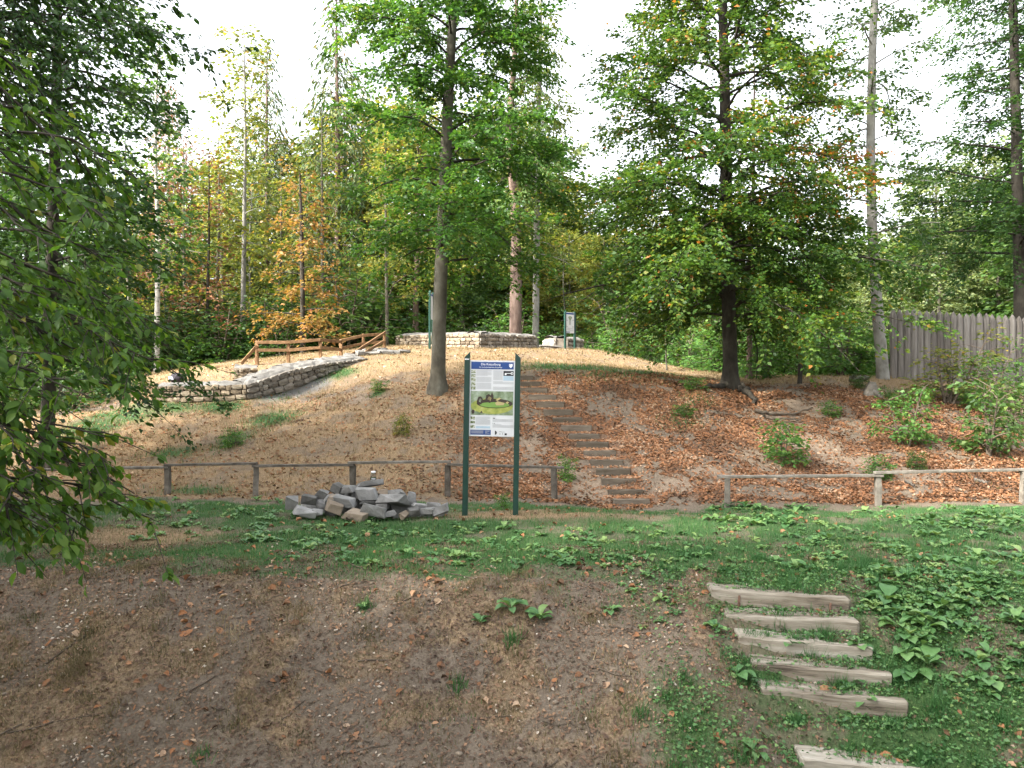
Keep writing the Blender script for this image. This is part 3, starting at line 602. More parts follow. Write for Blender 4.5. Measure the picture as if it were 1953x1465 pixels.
# second sign by the tower, turned to the right
b2 = on(1087, 38.5); s2 = thing('information_sign', 'small white information sign on green posts beside the far stone wall', 'sign', b2, R(40))
sign_posts(s2, .56, 2.02, .085)
bd2 = part('board', box_me('board', .56, .02, 1.0, 0, .002), s2, M['board'], (0, 0, .95))
rect('header_band', -.26, .26, .90, .975, Y0, bd2, M['sblue'])
poly('tower_picture', [(-.05, .40), (-.07, .70), (-.13, .74), (-.10, .80), (.0, .83), (.11, .80), (.13, .74), (.07, .68), (.04, .40)], Y0, bd2, M['spict'])
poly('tower_print', [(-.035, .40), (-.05, .62), (.05, .62), (.03, .40)], Y0-.003, bd2, M['sgrey'])
for x0, z0 in ((-.24, .58), (.16, .60), (-.24, .28), (.15, .28)): rect('thumbnail', x0, x0+.08, z0, z0+.055, Y0, bd2, M['sgrey'])
rect('credit_box', -.25, -.02, .03, .07, Y0, bd2, M['sblue']); text_block(-.2, .22, .12, .25, Y0, bd2, .02)
b3 = on(821, 34); s3 = thing('information_sign', 'green sign post seen edge-on behind the beech trunk', 'sign', b3+np.array([.0, .33, 0]), R(84))
sign_posts(s3, .56, 2.5, .085); bd3 = part('board', box_me('board', .56, .02, 1.1, 0, .002), s3, M['board'], (0, 0, 1.3)); rect('header_band', -.26, .26, 1.0, 1.08, Y0, bd3, M['sblue'])

# ------------------------------------------------------------------ stone walls
def stone_mesh(i):
    r = random.Random(i); bm = bmesh.new(); bmesh.ops.create_cube(bm, size=1); bmesh.ops.subdivide_edges(bm, edges=list(bm.edges), cuts=1, use_grid_fill=True)
    for v in bm.verts:
        c = v.co; k = sum(abs(q) > .4 for q in c); v.co = Vector(c)*((.5/.5)*(1.04, 1.04, .97, .86)[k])
        v.co += Vector((r.uniform(-.06, .06), r.uniform(-.06, .06), r.uniform(-.07, .07)))
    m = bpy.data.meshes.new('stone'); bm.to_mesh(m); bm.free(); return m
SM = [stone_mesh(i) for i in range(8)]
def wall_run(root, base, A, B, zA0, zA1, zB0, zB1, sl, courses, mat, thick=.5, r=random.Random(5), core=True, cap=True):
    """face from A to B (x,y), heights base/top at each end; stones stand in the front face, a mortared core behind"""
    A, B = Vector((A[0], A[1], 0)), Vector((B[0], B[1], 0)); dv = B-A; L = dv.length; e = dv/L; nrm = Vector((e.y, -e.x, 0)); ang = math.atan2(e.y, e.x); base = Vector(base)
    for c in range(courses):
        s = 0
        while s < L-.05:
            w_ = min(sl*r.uniform(.6, 1.45), L-s);
            if L-s-w_ < .1: w_ = L-s
            f = (s+w_/2)/L; z0 = zA0+(zB0-zA0)*f; z1 = zA1+(zB1-zA1)*f; hh = (z1-z0)/courses
            p = A+e*(s+w_/2)-nrm*.09; p.z = z0+hh*(c+.5)+r.uniform(-.012, .012)
            o = part('stone', SM[r.randrange(8)], root, mat, p-base+nrm*r.uniform(0, .035), (r.uniform(-.05, .05), r.uniform(-.06, .06)-math.atan2(zB1-zA1, L), ang+r.uniform(-.06, .06)), (w_*.95, .24, hh*r.uniform(.84, .97)))
            s += w_
    if core:
        V = []; off = [-.045, -thick]
        for q, z0, z1 in ((A, zA0-.3, zA1-.03), (B, zB0-.3, zB1-.03)):
            for k in off: V += [q+nrm*k+Vector((0, 0, z0))-base, q+nrm*k+Vector((0, 0, z1))-base]
        m = bpy.data.meshes.new('mortar_core'); m.from_pydata(V, [], [(0, 1, 5, 4), (2, 6, 7, 3), (1, 3, 7, 5), (0, 2, 3, 1), (4, 5, 7, 6)]); part('mortar_core', m, root, M['mortar'])
    if cap:
        n = max(3, int(L/.18)); V = []
        for k in range(n+1):
            f = k/n; z1 = zA1+(zB1-zA1)*f; q = A+dv*f
            for j, kk in enumerate(np.linspace(.03, -thick-.02, 6)):
                V.append(q+nrm*(kk+r.uniform(-.03, .03))+Vector((0, 0, z1+(.03*j+r.uniform(-.01, .05) if 0 < j < 5 else -.07+(.12 if j else 0))))-base)
        Fc = [(k*6+j, (k+1)*6+j, (k+1)*6+j+1, k*6+j+1) for k in range(n) for j in range(5)]
        m = bpy.data.meshes.new('wall_cap'); m.from_pydata(V, [], Fc); part('wall_cap', m, root, M['cap'])
def zp(py, d): return EYE-(py-CY)/F*d
lw = on(300, 24.4); wl = thing('stone_wall', 'low rubble wall with pale cap bending up the bank below the railing', 'wall', lw)
pts = [(296, 24.5, 770, 737), (470, 24.5, 762, 733), (500, 24.9, 756, 724), (560, 25.9, 741, 704), (625, 27.2, 714, 692), (700, 29.2, 694, 683)]
for i, (a, b) in enumerate(zip(pts, pts[1:])):
    wall_run(wl, lw, (wx(a[0], a[1]), a[1]), (wx(b[0], b[1]), b[1]), zp(a[2], a[1]), zp(a[3], a[1]), zp(b[2], b[1]), zp(b[3], b[1]), .26 if i == 0 else .3, 3, M['stone'] if i == 0 else M['greystone_shade'], 1.0, random.Random(20+i))  # sunlit front run tan, shaded runs past the bend coloured grey
sbw = on(448, 27.4); ws = thing('stone_wall', 'short stub of tan rubble wall behind the bend of the low wall', 'wall', sbw)
wall_run(ws, sbw, (wx(446, 27), 27), (wx(490, 27.2), 27.2), zp(725, 27), zp(702, 27), zp(725, 27.2), zp(702, 27.2), .22, 3, M['stone'], .9, random.Random(31))
tw_ = on(915, 36.5); wt = thing('stone_wall', 'square tower foundation wall of tan stones on top of the mound', 'wall', tw_)
tA, tB, tC = (wx(755, 39), 39), (wx(915, 36.5), 36.5), (wx(1024, 39.6), 39.6)
wall_run(wt, tw_, tA, tB, zp(663, 39), zp(640, 39), zp(665, 36.5), zp(636, 36.5), .27, 4, M['stone'], .8, random.Random(41))
wall_run(wt, tw_, tB, tC, zp(665, 36.5), zp(636, 36.5), zp(664, 39.6), zp(641, 39.6), .27, 4, M['greystone_shade'], .8, random.Random(42))  # face turned from the sun: its shade is in the stone colour
t2 = on(1055, 41); w2 = thing('stone_wall', 'lower stone wall end behind the small sign', 'wall', t2)
wall_run(w2, t2, (wx(1036, 41.6), 41.6), (wx(1058, 40), 40), zp(664, 41.6), zp(649, 41.6), zp(666, 40), zp(644, 40), .27, 3, M['greystone_shade'], .7, random.Random(43))
wall_run(w2, t2, (wx(1058, 40), 40), (wx(1113, 41.5), 41.5), zp(666, 40), zp(644, 40), zp(668, 41.5), zp(647, 41.5), .27, 3, M['greystone_shade'], .7, random.Random(44))
o = part('stone_slab', SM[2], None, M['cap'], Vector(pix(1048, 661, 37.5)), (0, .05, .2), (1.0, .5, .09)); tag(o, 'flat pale slab lying by the tower foundation corner', 'slab')
for i, (x, y, d, a) in enumerate([(668, 683, 30, .2), (690, 676, 30.6, .5), (712, 674, 31, -.2), (735, 671, 31.3, .3), (752, 668, 31.8, .1), (770, 664, 32.4, .4), (725, 664, 32.5, .0), (700, 668, 32, .9), (655, 690, 29, .3)]):
    g_ = on(x, d); o = part('stone_slab', SM[i % 8], None, M['cap'], (g_[0], g_[1], g_[2]+.06), (random.uniform(-.2, .2), random.uniform(-.2, .2), a), (random.uniform(.4, .8), random.uniform(.35, .55), random.uniform(.14, .26)))
    tag(o, 'rough pale slab lying on the bank between railing and tower wall', 'slab', 'loose slabs on the bank')

# ------------------------------------------------------------------ wooden railing on the bank
rb = on(490, 29.5); rl = thing('wooden_railing', 'brown two-rail wooden railing climbing the bank above the low wall', 'railing', rb)
RP = [(490, 650, 692, 29.5), (550, 650, 688, 29.8), (611, 645, 682, 30.1), (650, 647, 676, 33), (693, 637, 668, 33.5), (733, 634, 662, 34)]
RP2 = [(650, 650, 678, 31.2)]
for (px, yt, yb, d) in RP+RP2:
    f = pix(px, yb, d); f[2] = min(f[2], H(f[0], f[1])); h = pix(px, yt, d)[2]-f[2]
    part('post', box_me('post', .11, .11, h+.2, .004, .006, 3), rl, M['railwood'], Vector(f)-Vector(rb)-Vector((0, 0, .2)))
def rr_(x0, y0, d0, x1, y1, d1): beam_between('rail', pix(x0, y0, d0-.08), pix(x1, y1, d1-.08), .05, .115, rl, M['railwood'], rb)
for (a, b) in zip(RP, RP[1:]):
    if a is RP[2]: continue
    rr_(a[0], a[1]+3, a[3], b[0], b[1]+3, b[3]); rr_(a[0], a[1]+18, a[3], b[0], b[1]+18, b[3])
rr_(611, 648, 30.1, 650, 652, 31.2); rr_(611, 663, 30.1, 650, 667, 31.2); rr_(650, 652, 31.2, 650, 649, 33); rr_(650, 667, 31.2, 650, 664, 33)
rr_(460, 694, 29.2, 490, 660, 29.5); rr_(668, 678, 30.4, 735, 634, 33.2); rr_(684, 680, 30.4, 730, 652, 33.2)

# ------------------------------------------------------------------ rock pile, jar, bag, stump, logs
def rock_mesh(seed, sx, sy, sz):
    r = random.Random(seed); bm = bmesh.new()
    for k in range(12):
        p = Vector(((-1, 1)[k & 1]*r.uniform(.55, 1), (-1, 1)[k >> 1 & 1]*r.uniform(.5, 1), (-1, 1)[k >> 2 & 1]*r.uniform(.5, 1)))
        if k > 8: p *= r.uniform(.8, 1.12)
        bm.verts.new((p.x*sx/2, p.y*sy/2, p.z*sz/2))
    sh = Matrix(((1, r.uniform(-.3, .3), r.uniform(-.35, .35)), (0, 1, r.uniform(-.3, .3)), (r.uniform(-.12, .12), 0, 1)))
    for v in bm.verts: v.co = sh @ v.co
    res = bmesh.ops.convex_hull(bm, input=list(bm.verts)); bmesh.ops.delete(bm, geom=list({q for q in res['geom_interior']+res['geom_unused'] if isinstance(q, bmesh.types.BMVert)}), context='VERTS')
    bmesh.ops.dissolve_limit(bm, angle_limit=R(14), verts=list(bm.verts), edges=list(bm.edges))
    bmesh.ops.bevel(bm, geom=list(bm.edges), offset=.006, segments=1, affect='EDGES')
    bmesh.ops.triangulate(bm, faces=[f for f in bm.faces if len(f.verts) > 4])
    m = bpy.data.meshes.new('rock'); bm.to_mesh(m); bm.free(); return m
RK = [(970, 240, 290, 72, 0, 'long flat grey rock on the top of the pile under the jar'), (940, 345, 240, 140, 0, 'pale-topped squared grey rock below the top slab'), (745, 300, 190, 95, -.1, None), (640, 290, 130, 115, .5, None), (715, 425, 215, 130, .15, None), (470, 350, 115, 140, .6, 'dark pointed rock standing up in the pile'),
      (350, 410, 175, 110, .2, None), (150, 440, 150, 170, .4, None), (290, 540, 265, 105, .1, 'flat dark rock at the grassy end of the pile'), (590, 390, 130, 60, 0, None), (610, 495, 200, 140, .2, 'brown blocky rock under the dark ones'), (1010, 530, 280, 140, .45, 'pale wedge-shaped rock leaning at the front of the pile'), (1230, 425, 365, 125, 0, 'longest squared grey block in the pile'),
      (1420, 380, 110, 130, .5, None), (1115, 330, 120, 80, 0, 'reddish small block beside the pale-topped rock'), (960, 455, 210, 60, .1, None), (1110, 485, 165, 70, -.1, None), (1500, 470, 145, 70, .3, None), (1650, 465, 170, 60, .1, None), (1740, 510, 185, 115, -.3, 'pale slab tilted at the dry end of the pile'), (1455, 535, 140, 90, 0, None),
      (1590, 525, 150, 70, .1, None), (840, 570, 260, 100, .1, None), (460, 445, 95, 60, .2, None), (1260, 345, 160, 60, 0, None), (1345, 565, 80, 80, .9, None), (420, 540, 140, 80, 0, None), (1180, 560, 180, 70, 0, None)]
tan = {9, 10, 14, 22, 25}
for i, (cx, cy, wd, hg, tilt, lab) in enumerate(RK):
    px, py = cx/5.58+530, cy/5.58+880; bot = py+hg/5.58/2
    d = 12.45+(985-bot)/70*1.15; k = d/F/5.58
    p = pix(px, py, d); sx, sz = wd*k*1.06, hg*k*.98; sy = min(.55, max(.22, .75*sx))
    gz = float(H(p[0], p[1])); p[2] = max(p[2], gz+sz*.32)
    o = part('rock', rock_mesh(300+i, sx, sy, sz), None, M['rocktan'] if i in tan else M['rock'], p, (random.uniform(-.35, .35), tilt*.8+random.uniform(-.12, .12), random.uniform(-.5, .5)))
    tag(o, lab or 'angular grey rock in the heap on the lawn by the sign', 'rock', 'rocks of the pile')
for i, (px, d, s) in enumerate([(600, 13.2, .28), (640, 13.3, .42), (690, 13.35, .6), (735, 13.3, .5), (775, 13.2, .34), (820, 13.1, .2), (665, 13.1, .38), (715, 13.1, .42), (760, 13.05, .28), (700, 13.55, .55)]):
    p = on(px, d); o = part('rock', rock_mesh(500+i, .62, .5, s), None, M['rock'], (p[0], p[1], p[2]+s*.3), (0, 0, random.uniform(0, 3)))
    tag(o, 'angular grey rock in the heap on the lawn by the sign', 'rock', 'rocks of the pile')
jp = pix(712, 917, 13.3)
jar = thing('glass_jar', 'clear glass jar with a white lid standing on the rock pile', 'jar', jp)
pr = [(0, .0), (.045, .002), (.05, .02), (.05, .09), (.035, .12), (.03, .135)]
def lathe(name, prof, n=14):
    V = [(r_*math.cos(2*math.pi*k/n), r_*math.sin(2*math.pi*k/n), z) for r_, z in prof for k in range(n)]
    Fc = [(i*n+k, i*n+(k+1) % n, (i+1)*n+(k+1) % n, (i+1)*n+k) for i in range(len(prof)-1) for k in range(n)]
    m = bpy.data.meshes.new(name); m.from_pydata(V, [], Fc); [setattr(p, 'use_smooth', True) for p in m.polygons]; return m
part('glass_body', lathe('glass_body', pr+[(.027, .134), (.031, .118), (.046, .09), (.046, .022), (.0, .006)]), jar, M['glass'])
part('lid', lathe('lid', [(0, .135), (.036, .135), (.038, .14), (.036, .158), (.0, .162)]), jar, M['swhite'])
part('candle', lathe('candle', [(0, .008), (.034, .008), (.034, .035), (0, .036)]), jar, M['swhite'])
gb_ = pix(338, 728, 26.6)
bag = thing('rucksack', 'dark rucksack with a grey patch lying behind the low wall', 'bag', gb_)
bm = bmesh.new(); bmesh.ops.create_icosphere(bm, subdivisions=2, radius=1)
for v in bm.verts: v.co = Vector((v.co.x*.26, v.co.y*.2, max(-.6, v.co.z)*.2+.1))+Vector((.03*math.sin(v.co.y*9), 0, .03*math.sin(v.co.x*11)))
m = bpy.data.meshes.new('bag_body'); bm.to_mesh(m); bm.free(); part('bag_body', m, bag, M['cloth'])
part('bag_flap', box_me('bag_flap', .16, .03, .12, .01, .01), bag, M['cloth2'], (-.12, -.2, .06), (-.3, 0, .2))
def stick(name, pxs, d, r0, mat, lab, cat, lift=.03, group=None):
    P = np.array([on(x, d+dd)+np.array([0, 0, lift+z]) for (x, dd, z) in pxs]); b = P[0].copy(); s = np.linspace(0, 1, len(P)); q = np.linspace(0, 1, 14)
    P = np.stack([np.interp(q, s, P[:, k]-b[k]) for k in range(3)], 1)+np.random.default_rng(len(pxs)).normal(0, r0*.35, (14, 3))
    V, Q = tube(P, r0*(1-.6*q), 8, .15); o = part(name, mesh_np(name, V, Q, smooth=True), None, mat, b); tag(o, lab, cat, group); return o
stick('dead_branch', [(1440, 0, .05), (1470, .1, .02), (1510, .2, .05), (1548, .5, .12)], 22.2, .05, M['twig'], 'long dead branch lying on the leaf-covered slope below the big beech', 'branch')
stick('dead_branch', [(1455, 0, .02), (1480, -.1, .06), (1530, .1, .03)], 22.0, .04, M['twig'], 'short dead branch under the long one on the slope', 'branch')
stick('exposed_root', [(1412, 0, .12), (1425, -.6, .1), (1447, -1.3, .02)], 24.2, .12, M['barkdark'], 'thick exposed root of the big beech running down the slope', 'root')
stick('exposed_root', [(1382, 0, .1), (1360, -.5, .06), (1335, -.8, -.02)], 24.2, .09, M['barkdark'], 'thin dark exposed root beside the big beech', 'root')
stick('dead_branch', [(1730, 0, .02), (1745, -.3, .03)], 18.0, .035, M['greywood'], 'short pale stick on the slope behind the short fence', 'branch')
stick('dead_branch', [(1860, 0, .03), (1885, -.2, .03)], 18.2, .04, M['greywood'], 'pale forked stick below the large sapling', 'branch')
stick('dead_branch', [(660, 0, .02), (690, .05, .03), (715, .2, .03)], 12.2, .022, M['twig'], 'brown stick lying in the grass before the rock pile', 'branch')
stick('fallen_log', [(1622, 0, .08), (1640, .1, .1), (1660, .2, .1)], 26, .13, M['greywood'], 'short pale log lying at the foot of the leaning tree', 'log')
sp = on(1660, 24.6); st = thing('tree_stump', 'small weathered grey stump with roots on the slope edge', 'stump', sp)
m, _, _ = trunk_mesh('stump_wood', [(0, 0, -.1), (0.03, 0, .2), (.06, 0, .38)], [.16, .13, .1], 10, 2.0, 4, 6); part('stump_wood', m, st, M['greywood'])
for k, a in enumerate((-2.2, -1.2, -.4)):
    V, Q = tube([(.1*math.cos(a), .1*math.sin(a), .12), (.3*math.cos(a), .3*math.sin(a), -.05), (.42*math.cos(a), .42*math.sin(a), -.35)], [.07, .05, .03], 8, .1); part('stump_root', mesh_np('stump_root', V, Q, smooth=True), st, M['greywood'])
pp = on(1525, 25.3); o = part('marker_post', box_me('marker_post', .11, .11, .78, .008, .01, 4), None, M['barkdark'], (pp[0], pp[1], pp[2]-.15), (.02, .03, .3)); tag(o, 'short dark wooden post on the crest right of the big beech', 'post')

# ------------------------------------------------------------------ hero trees
def hero(name, lab, cat, px, d, bark, leaf, limbs_fn, seed, gk, flare=1.7, fine=False, twigs=True, n=14, spread=0):
    r = np.random.default_rng(seed); g0 = on(px[0][0], d)
    b, P, Rr = px_trunk(px, d, g0[2]); root = thing(name, lab, cat, b)
    m, P2, R2 = trunk_mesh('trunk', P, Rr, n, flare, seed); part('trunk', m, root, bark)
    lv, tl, tw = grow(r, P2, R2, limbs_fn(r, P2), **gk)
    if spread:                                            # lowest sprays on the mound side are shorter
        k_ = ~((lv[0][:, 0] < -spread) & (lv[0][:, 2] < 5.2)); lv = tuple(q[k_] for q in lv)
        q_ = ~((tw[0][:, 0]+tw[1][:, 0]*tw[2] < -spread) & (tw[0][:, 2] < 5.2)); tw = tuple(q[q_] for q in tw)
    crown_parts(root, lv, tl, leaf, M['barkdark'] if bark is M['bark'] else bark, tw if twigs else None, fine)
    return root
hero('beech_tree', 'tall green beech with grey trunk beside the information sign', 'tree', [(835, 745, 27), (838, 600, 26), (846, 400, 23), (855, 180, 20), (862, 60, 17), (872, -80, 14), (880, -260, 9), (885, -420, 3)], 23, M['bark'], M['beech'],
     lambda r, P: limbs_for(r, 3.7, 16.8, 74, lambda f: 3.3-.3*f-1.6*max(0, f-.75)*4*.5, (1.0, .35), .55, lambda h, a: .5+.12*math.sin(h*1.7+a)), 11, dict(lpm=46, tpm=5.0, leafL=.135, leafW=.62), 1.5)
hero('beech_tree', 'broad spreading beech with orange-tinged leaves on the leaf-strewn crest', 'tree', [(1393, 737, 27), (1391, 600, 26), (1385, 400, 23), (1383, 200, 20), (1378, 0, 17), (1375, -200, 12), (1372, -400, 4)], 24.5, M['barkdark'], M['beech2'],
     lambda r, P: limbs_for(r, 2.6, 6.6, 26, lambda f: 5.0, (.25, .1), .4, lambda h, a: .35+.1*math.sin(h*1.3+2*a))+limbs_for(r, 2.0, 16.8, 84, lambda f: 4.7-1.1*f, (.95, .22), .5, lambda h, a: .42+.1*math.sin(h*1.3+2*a)+(.38 if 4.6 < h < 7.6 and -1.6 < ((a+math.pi) % (2*math.pi)-math.pi) < .1 else 0)), 12, dict(lpm=42, tpm=4.2, leafL=.135, leafW=.62), 1.45, spread=4.1)
hero('leaning_tree', 'slim pale-barked leaning tree beside the palisade', 'tree', [(1684, 716, 23), (1676, 620, 21), (1665, 480, 19), (1660, 300, 17), (1663, 120, 15), (1668, 0, 14), (1675, -200, 10), (1680, -340, 4)], 27, M['barkpale'], M['mid'],
     lambda r, P: limbs_for(r, 4.6, 17.5, 40, lambda f: 2.6-.7*f, (.6, .1), .3), 13, dict(lpm=32, tpm=3.6, leafL=.145), 1.15)
hero('pine_tree', 'dark tall conifer standing behind the palisade', 'tree', [(1948, 735, 24), (1944, 500, 21), (1938, 250, 18), (1932, 0, 15), (1928, -250, 9), (1925, -400, 3)], 31, M['barkdark'], M['dark'],
     lambda r, P: limbs_for(r, 4.6, 22, 70, lambda f: 4.4-2.4*f, (.5, .05), .12), 14, dict(lpm=38, tpm=4.0, leafL=.17, leafW=.5), 1.4)
hero('dark_tree', 'dark leafy tree at the edge of the ditch left of the bank', 'tree', [(90, 830, 26), (95, 600, 23), (105, 300, 19), (110, 0, 14), (112, -300, 4)], 19.5, M['barkdark'], M['dark'],
     lambda r, P: limbs_for(r, 2.6, 13.5, 62, lambda f: 3.5-1.0*f, (.6, -.1), .4, lambda h, a: .5+.12*math.sin(h*1.7+a)), 15, dict(lpm=28, tpm=3.6, leafL=.16))
hero('pine_tree', 'bare-stemmed reddish pine behind the tower foundation with a crooked branch', 'tree', [(982, 655, 24), (984, 560, 23), (985, 430, 20), (978, 330, 17), (968, 270, 14), (975, 200, 12), (985, 60, 10), (985, -80, 4)], 43, M['barkpine'], M['mid'],
     lambda r, P: [(11, 2.9, 2.6, .9, -.1, .5)]+limbs_for(r, 8, 20, 44, lambda f: 2.9-1.2*f, (.6, .1), .5, lambda h, a: .6), 16, dict(lpm=24, tpm=3.4, leafL=.25, leafW=.42, hang=.5), 1.2)
hero('slender_tree', 'pale straight trunk beside the reddish pine behind the tower foundation', 'tree', [(1021, 655, 13), (1023, 500, 12), (1025, 300, 10), (1030, 100, 8), (1032, -60, 3)], 44, M['barkpale'], M['yellow'],
     lambda r, P: limbs_for(r, 6, 20, 44, lambda f: 2.5-1.0*f, (.6, .1), .5, lambda h, a: .25), 17, dict(lpm=24, tpm=3.2, leafL=.24, leafW=.5, hang=.4), 1.2)
hero('orange_beech', 'slim young tree with orange autumn leaves behind the railing', 'tree', [(578, 690, 11), (577, 560, 9), (575, 430, 7), (572, 330, 3)], 37, M['barkdark'], M['orange'],
     lambda r, P: limbs_for(r, 1.0, 8.6, 34, lambda f: 2.4-1.6*f, (.5, .1), .12, lambda h, a: .42), 18, dict(lpm=22, tpm=3.6, leafL=.20, tilt=.6), 1.2)

# ------------------------------------------------------------------ tree templates for the wood behind
def template(seed, Ht, r0, limbs, gk, bark, leaf, lean=.5, fine=False, n=9):
    r = np.random.default_rng(seed); k = 8; z = np.linspace(0, Ht, k); wob = np.cumsum(r.normal(0, lean*.18, (k, 2)), 0); wob -= wob[0]
    P = np.stack([wob[:, 0], wob[:, 1], z], 1); Rr = r0*(1-z/Ht)**.75+.012
    tm, P2, R2 = trunk_mesh('trunk', P, Rr, n, 1.35, seed, 14)
    lv, tl, tw = grow(r, P2, R2, limbs(r), **gk); V, Q, rr = leaf_quads(*lv); cm = mesh_np('crown', V, Q, rr)
    V, Q = tubes(tl, 5); lm = mesh_np('limbs', V, Q, smooth=True)
    tm.materials.append(bark); cm.materials.append(leaf); lm.materials.append(bark)
    return tm, cm, lm
TPL = {
 'broad': template(51, 17, .2, lambda r: limbs_for(r, 4.5, 16.5, 52, lambda f: 3.2-1.5*abs(f-.4), (.8, .1), .35), dict(lpm=20, tpm=3.2, leafL=.28, leafW=.6), M['bark'], M['mid']),
 'slim': template(52, 18, .14, lambda r: limbs_for(r, 6, 17.6, 44, lambda f: 2.3-1.0*f, (.8, .2), .3), dict(lpm=18, tpm=3.2, leafL=.26, leafW=.6), M['barkpale'], M['yellow']),
 'sparse': template(53, 16, .12, lambda r: limbs_for(r, 3, 15.6, 36, lambda f: 2.4-1.2*f, (.7, .1), .4), dict(lpm=14, tpm=3.0, leafL=.25, leafW=.6), M['bark'], M['yellow']),
 'spruce': template(54, 21, .2, lambda r: limbs_for(r, 3, 20.8, 120, lambda f: 3.3*(1-f)+.35, (.35, -.15), .15, jit=.12), dict(lpm=26, tpm=3.6, leafL=.36, leafW=.26, tilt=1.0, hang=.9, twl=(.18, .34)), M['barkpine'], M['spruce'], .2),
 'thin': template(55, 11, .07, lambda r: limbs_for(r, 2, 10.8, 26, lambda f: 1.7-.8*f, (.6, .1), .3), dict(lpm=20, tpm=3.2, leafL=.22, leafW=.6), M['bark'], M['mid']),
 'tall': template(56, 22, .24, lambda r: limbs_for(r, 3, 21.5, 80, lambda f: 4.2-1.8*f, (.8, .0), .35), dict(lpm=17, tpm=3.0, leafL=.32, leafW=.62), M['barkdark'], M['dark']),
}
def plant(kind, px, d, sc, lab, name='forest_tree', bark=None, leaf=None, group=None, cat='tree', xy=None, sxy=1.0):
    p = on(px, d) if xy is None else np.array([xy[0], xy[1], float(H(xy[0], xy[1]))])
    t = thing(name, lab, cat, p, random.uniform(0, 6.28), group); t.scale = (sc*sxy, sc*sxy, sc)
    tm, cm, lm = TPL[kind]
    part('trunk', tm, t, bark or tm.materials[0]); part('crown', cm, t, leaf or cm.materials[0]); part('limbs', lm, t, bark or lm.materials[0])['kind'] = 'stuff'
    return t
GW = 'trees of the wood behind the mound'
for (k, px, d, sc, lab, bark, leaf) in [
    ('slim', 300, 37, .92, 'white-barked birch with thin crown at the left end of the bank', 'barkbirch', 'mid'),
    ('slim', 463, 41, 1.0, 'slim pale grey trunk behind the start of the wooden railing', 'barkpale', 'yellow'),
    ('spruce', 318, 50, .95, 'dying conifer with rust-brown needles behind the white birch', 'barkpale', 'rust'),
    ('spruce', 640, 50, 1.25, 'tall spruce rising behind the orange young tree', None, 'spruce'),
    ('spruce', 512, 56, 1.2, 'spruce with drooping sprays left of the tallest spruce', None, 'spruce'),
    ('slim', 738, 39, .62, 'thin yellow-leaved tree at the upper end of the wooden railing', 'bark', 'yellow'),
    ('broad', 792, 46, .95, 'reddish pine trunk rising behind the tower foundation wall beside the beech', 'barkpine', 'yellow'),
    ('sparse', 1428, 29.5, .8, 'brown trunk close behind the broad spreading beech', 'barkpine', 'beech2'),
    ('thin', 1272, 33, .42, 'small slender tree among the bright shrubs on the crest', 'bark', 'fern'),
    ('sparse', 395, 39, .72, 'reddish-tinged slender tree between birch and pale trunk', 'barkdark', 'rust')]:
    plant(k, px, d, sc, lab, 'forest_tree', M[bark] if bark else None, M[leaf] if leaf else None, None)
YL = {248: 'left of the white-barked birch', 352: 'just right of the white-barked birch', 412: 'between birch and pale grey trunk', 425: 'farther back between birch and pale grey trunk', 530: 'behind the first bay of the railing', 615: 'behind the middle post of the railing', 560: 'far behind the orange young tree', 690: 'far behind the climbing part of the railing', 660: 'small and thin right of the orange tree', 480: 'far behind the pale grey trunk', 330: 'far behind the rust-brown conifer'}
for (px, d, sc, k) in [(248, 40, .8, 'sparse'), (352, 43, .85, 'sparse'), (412, 44, .9, 'sparse'), (425, 48, .8, 'slim'), (530, 45, .8, 'sparse'), (615, 44, .95, 'sparse'), (560, 54, .8, 'slim'), (690, 52, .8, 'broad'), (660, 43, .6, 'thin'), (480, 52, .75, 'slim'), (330, 54, .75, 'sparse')]:
    plant(k, px, d, sc, 'yellowing tree of the wood '+YL[px], leaf=M['yellow'] if px % 2 == 0 or k in ('sparse', 'slim') else M['mid'], group='yellowing trees behind the railing', sxy=1.1)
for (px, d, sc, k) in [(-60, 30, .42, 'tall'), (60, 36, .5, 'tall'), (165, 36, .5, 'broad'), (210, 46, .6, 'tall'), (-140, 42, .6, 'tall'), (20, 52, .8, 'tall'), (130, 58, .8, 'broad'), (290, 60, .6, 'tall')]:
    plant(k, px, d, sc, 'dark green forest tree beyond the left end of the bank', leaf=M['dark'], group='dark trees left of the bank')
CL = {880: 'behind the tower wall just right of the beech', 930: 'far back between the beech and the reddish pine', 1090: 'straight behind the small sign', 1150: 'beyond the mound right of the small sign', 1080: 'thin-stemmed beside the small sign', 1180: 'tall and far beyond the rounded mound edge', 1290: 'beyond the slender shrub-belt tree', 1360: 'far behind the trunk of the broad beech', 1480: 'beyond the bright shrubs near the dark post', 1560: 'beyond the shrubs between dark post and leaning tree'}
for (px, d, sc, k) in [(880, 52, .8, 'broad'), (930, 60, .85, 'broad'), (1090, 55, .62, 'broad'), (1150, 50, .55, 'broad'), (1080, 48, .7, 'thin'), (1180, 58, .7, 'tall'), (1290, 52, .6, 'broad'), (1360, 60, .75, 'broad'), (1480, 50, .55, 'broad'), (1560, 58, .6, 'broad')]:
    plant(k, px, d, sc, 'fresh green forest tree '+CL[px], leaf=M[('mid', 'fern', 'yellow', 'mid')[px % 4]], group='green trees beyond the crest', sxy=1.25)
PL = {1720: 'rising beyond the left end of the palisade', 1790: 'rising beyond the palisade above the tall sapling', 1850: 'beyond the middle stakes of the palisade', 1650: 'just left of the leaning pale tree, far back', 1900: 'beyond the palisade, left of the dark conifer', 2000: 'beyond the palisade, right of the dark conifer', 2100: 'tall and dark past the end of the palisade'}
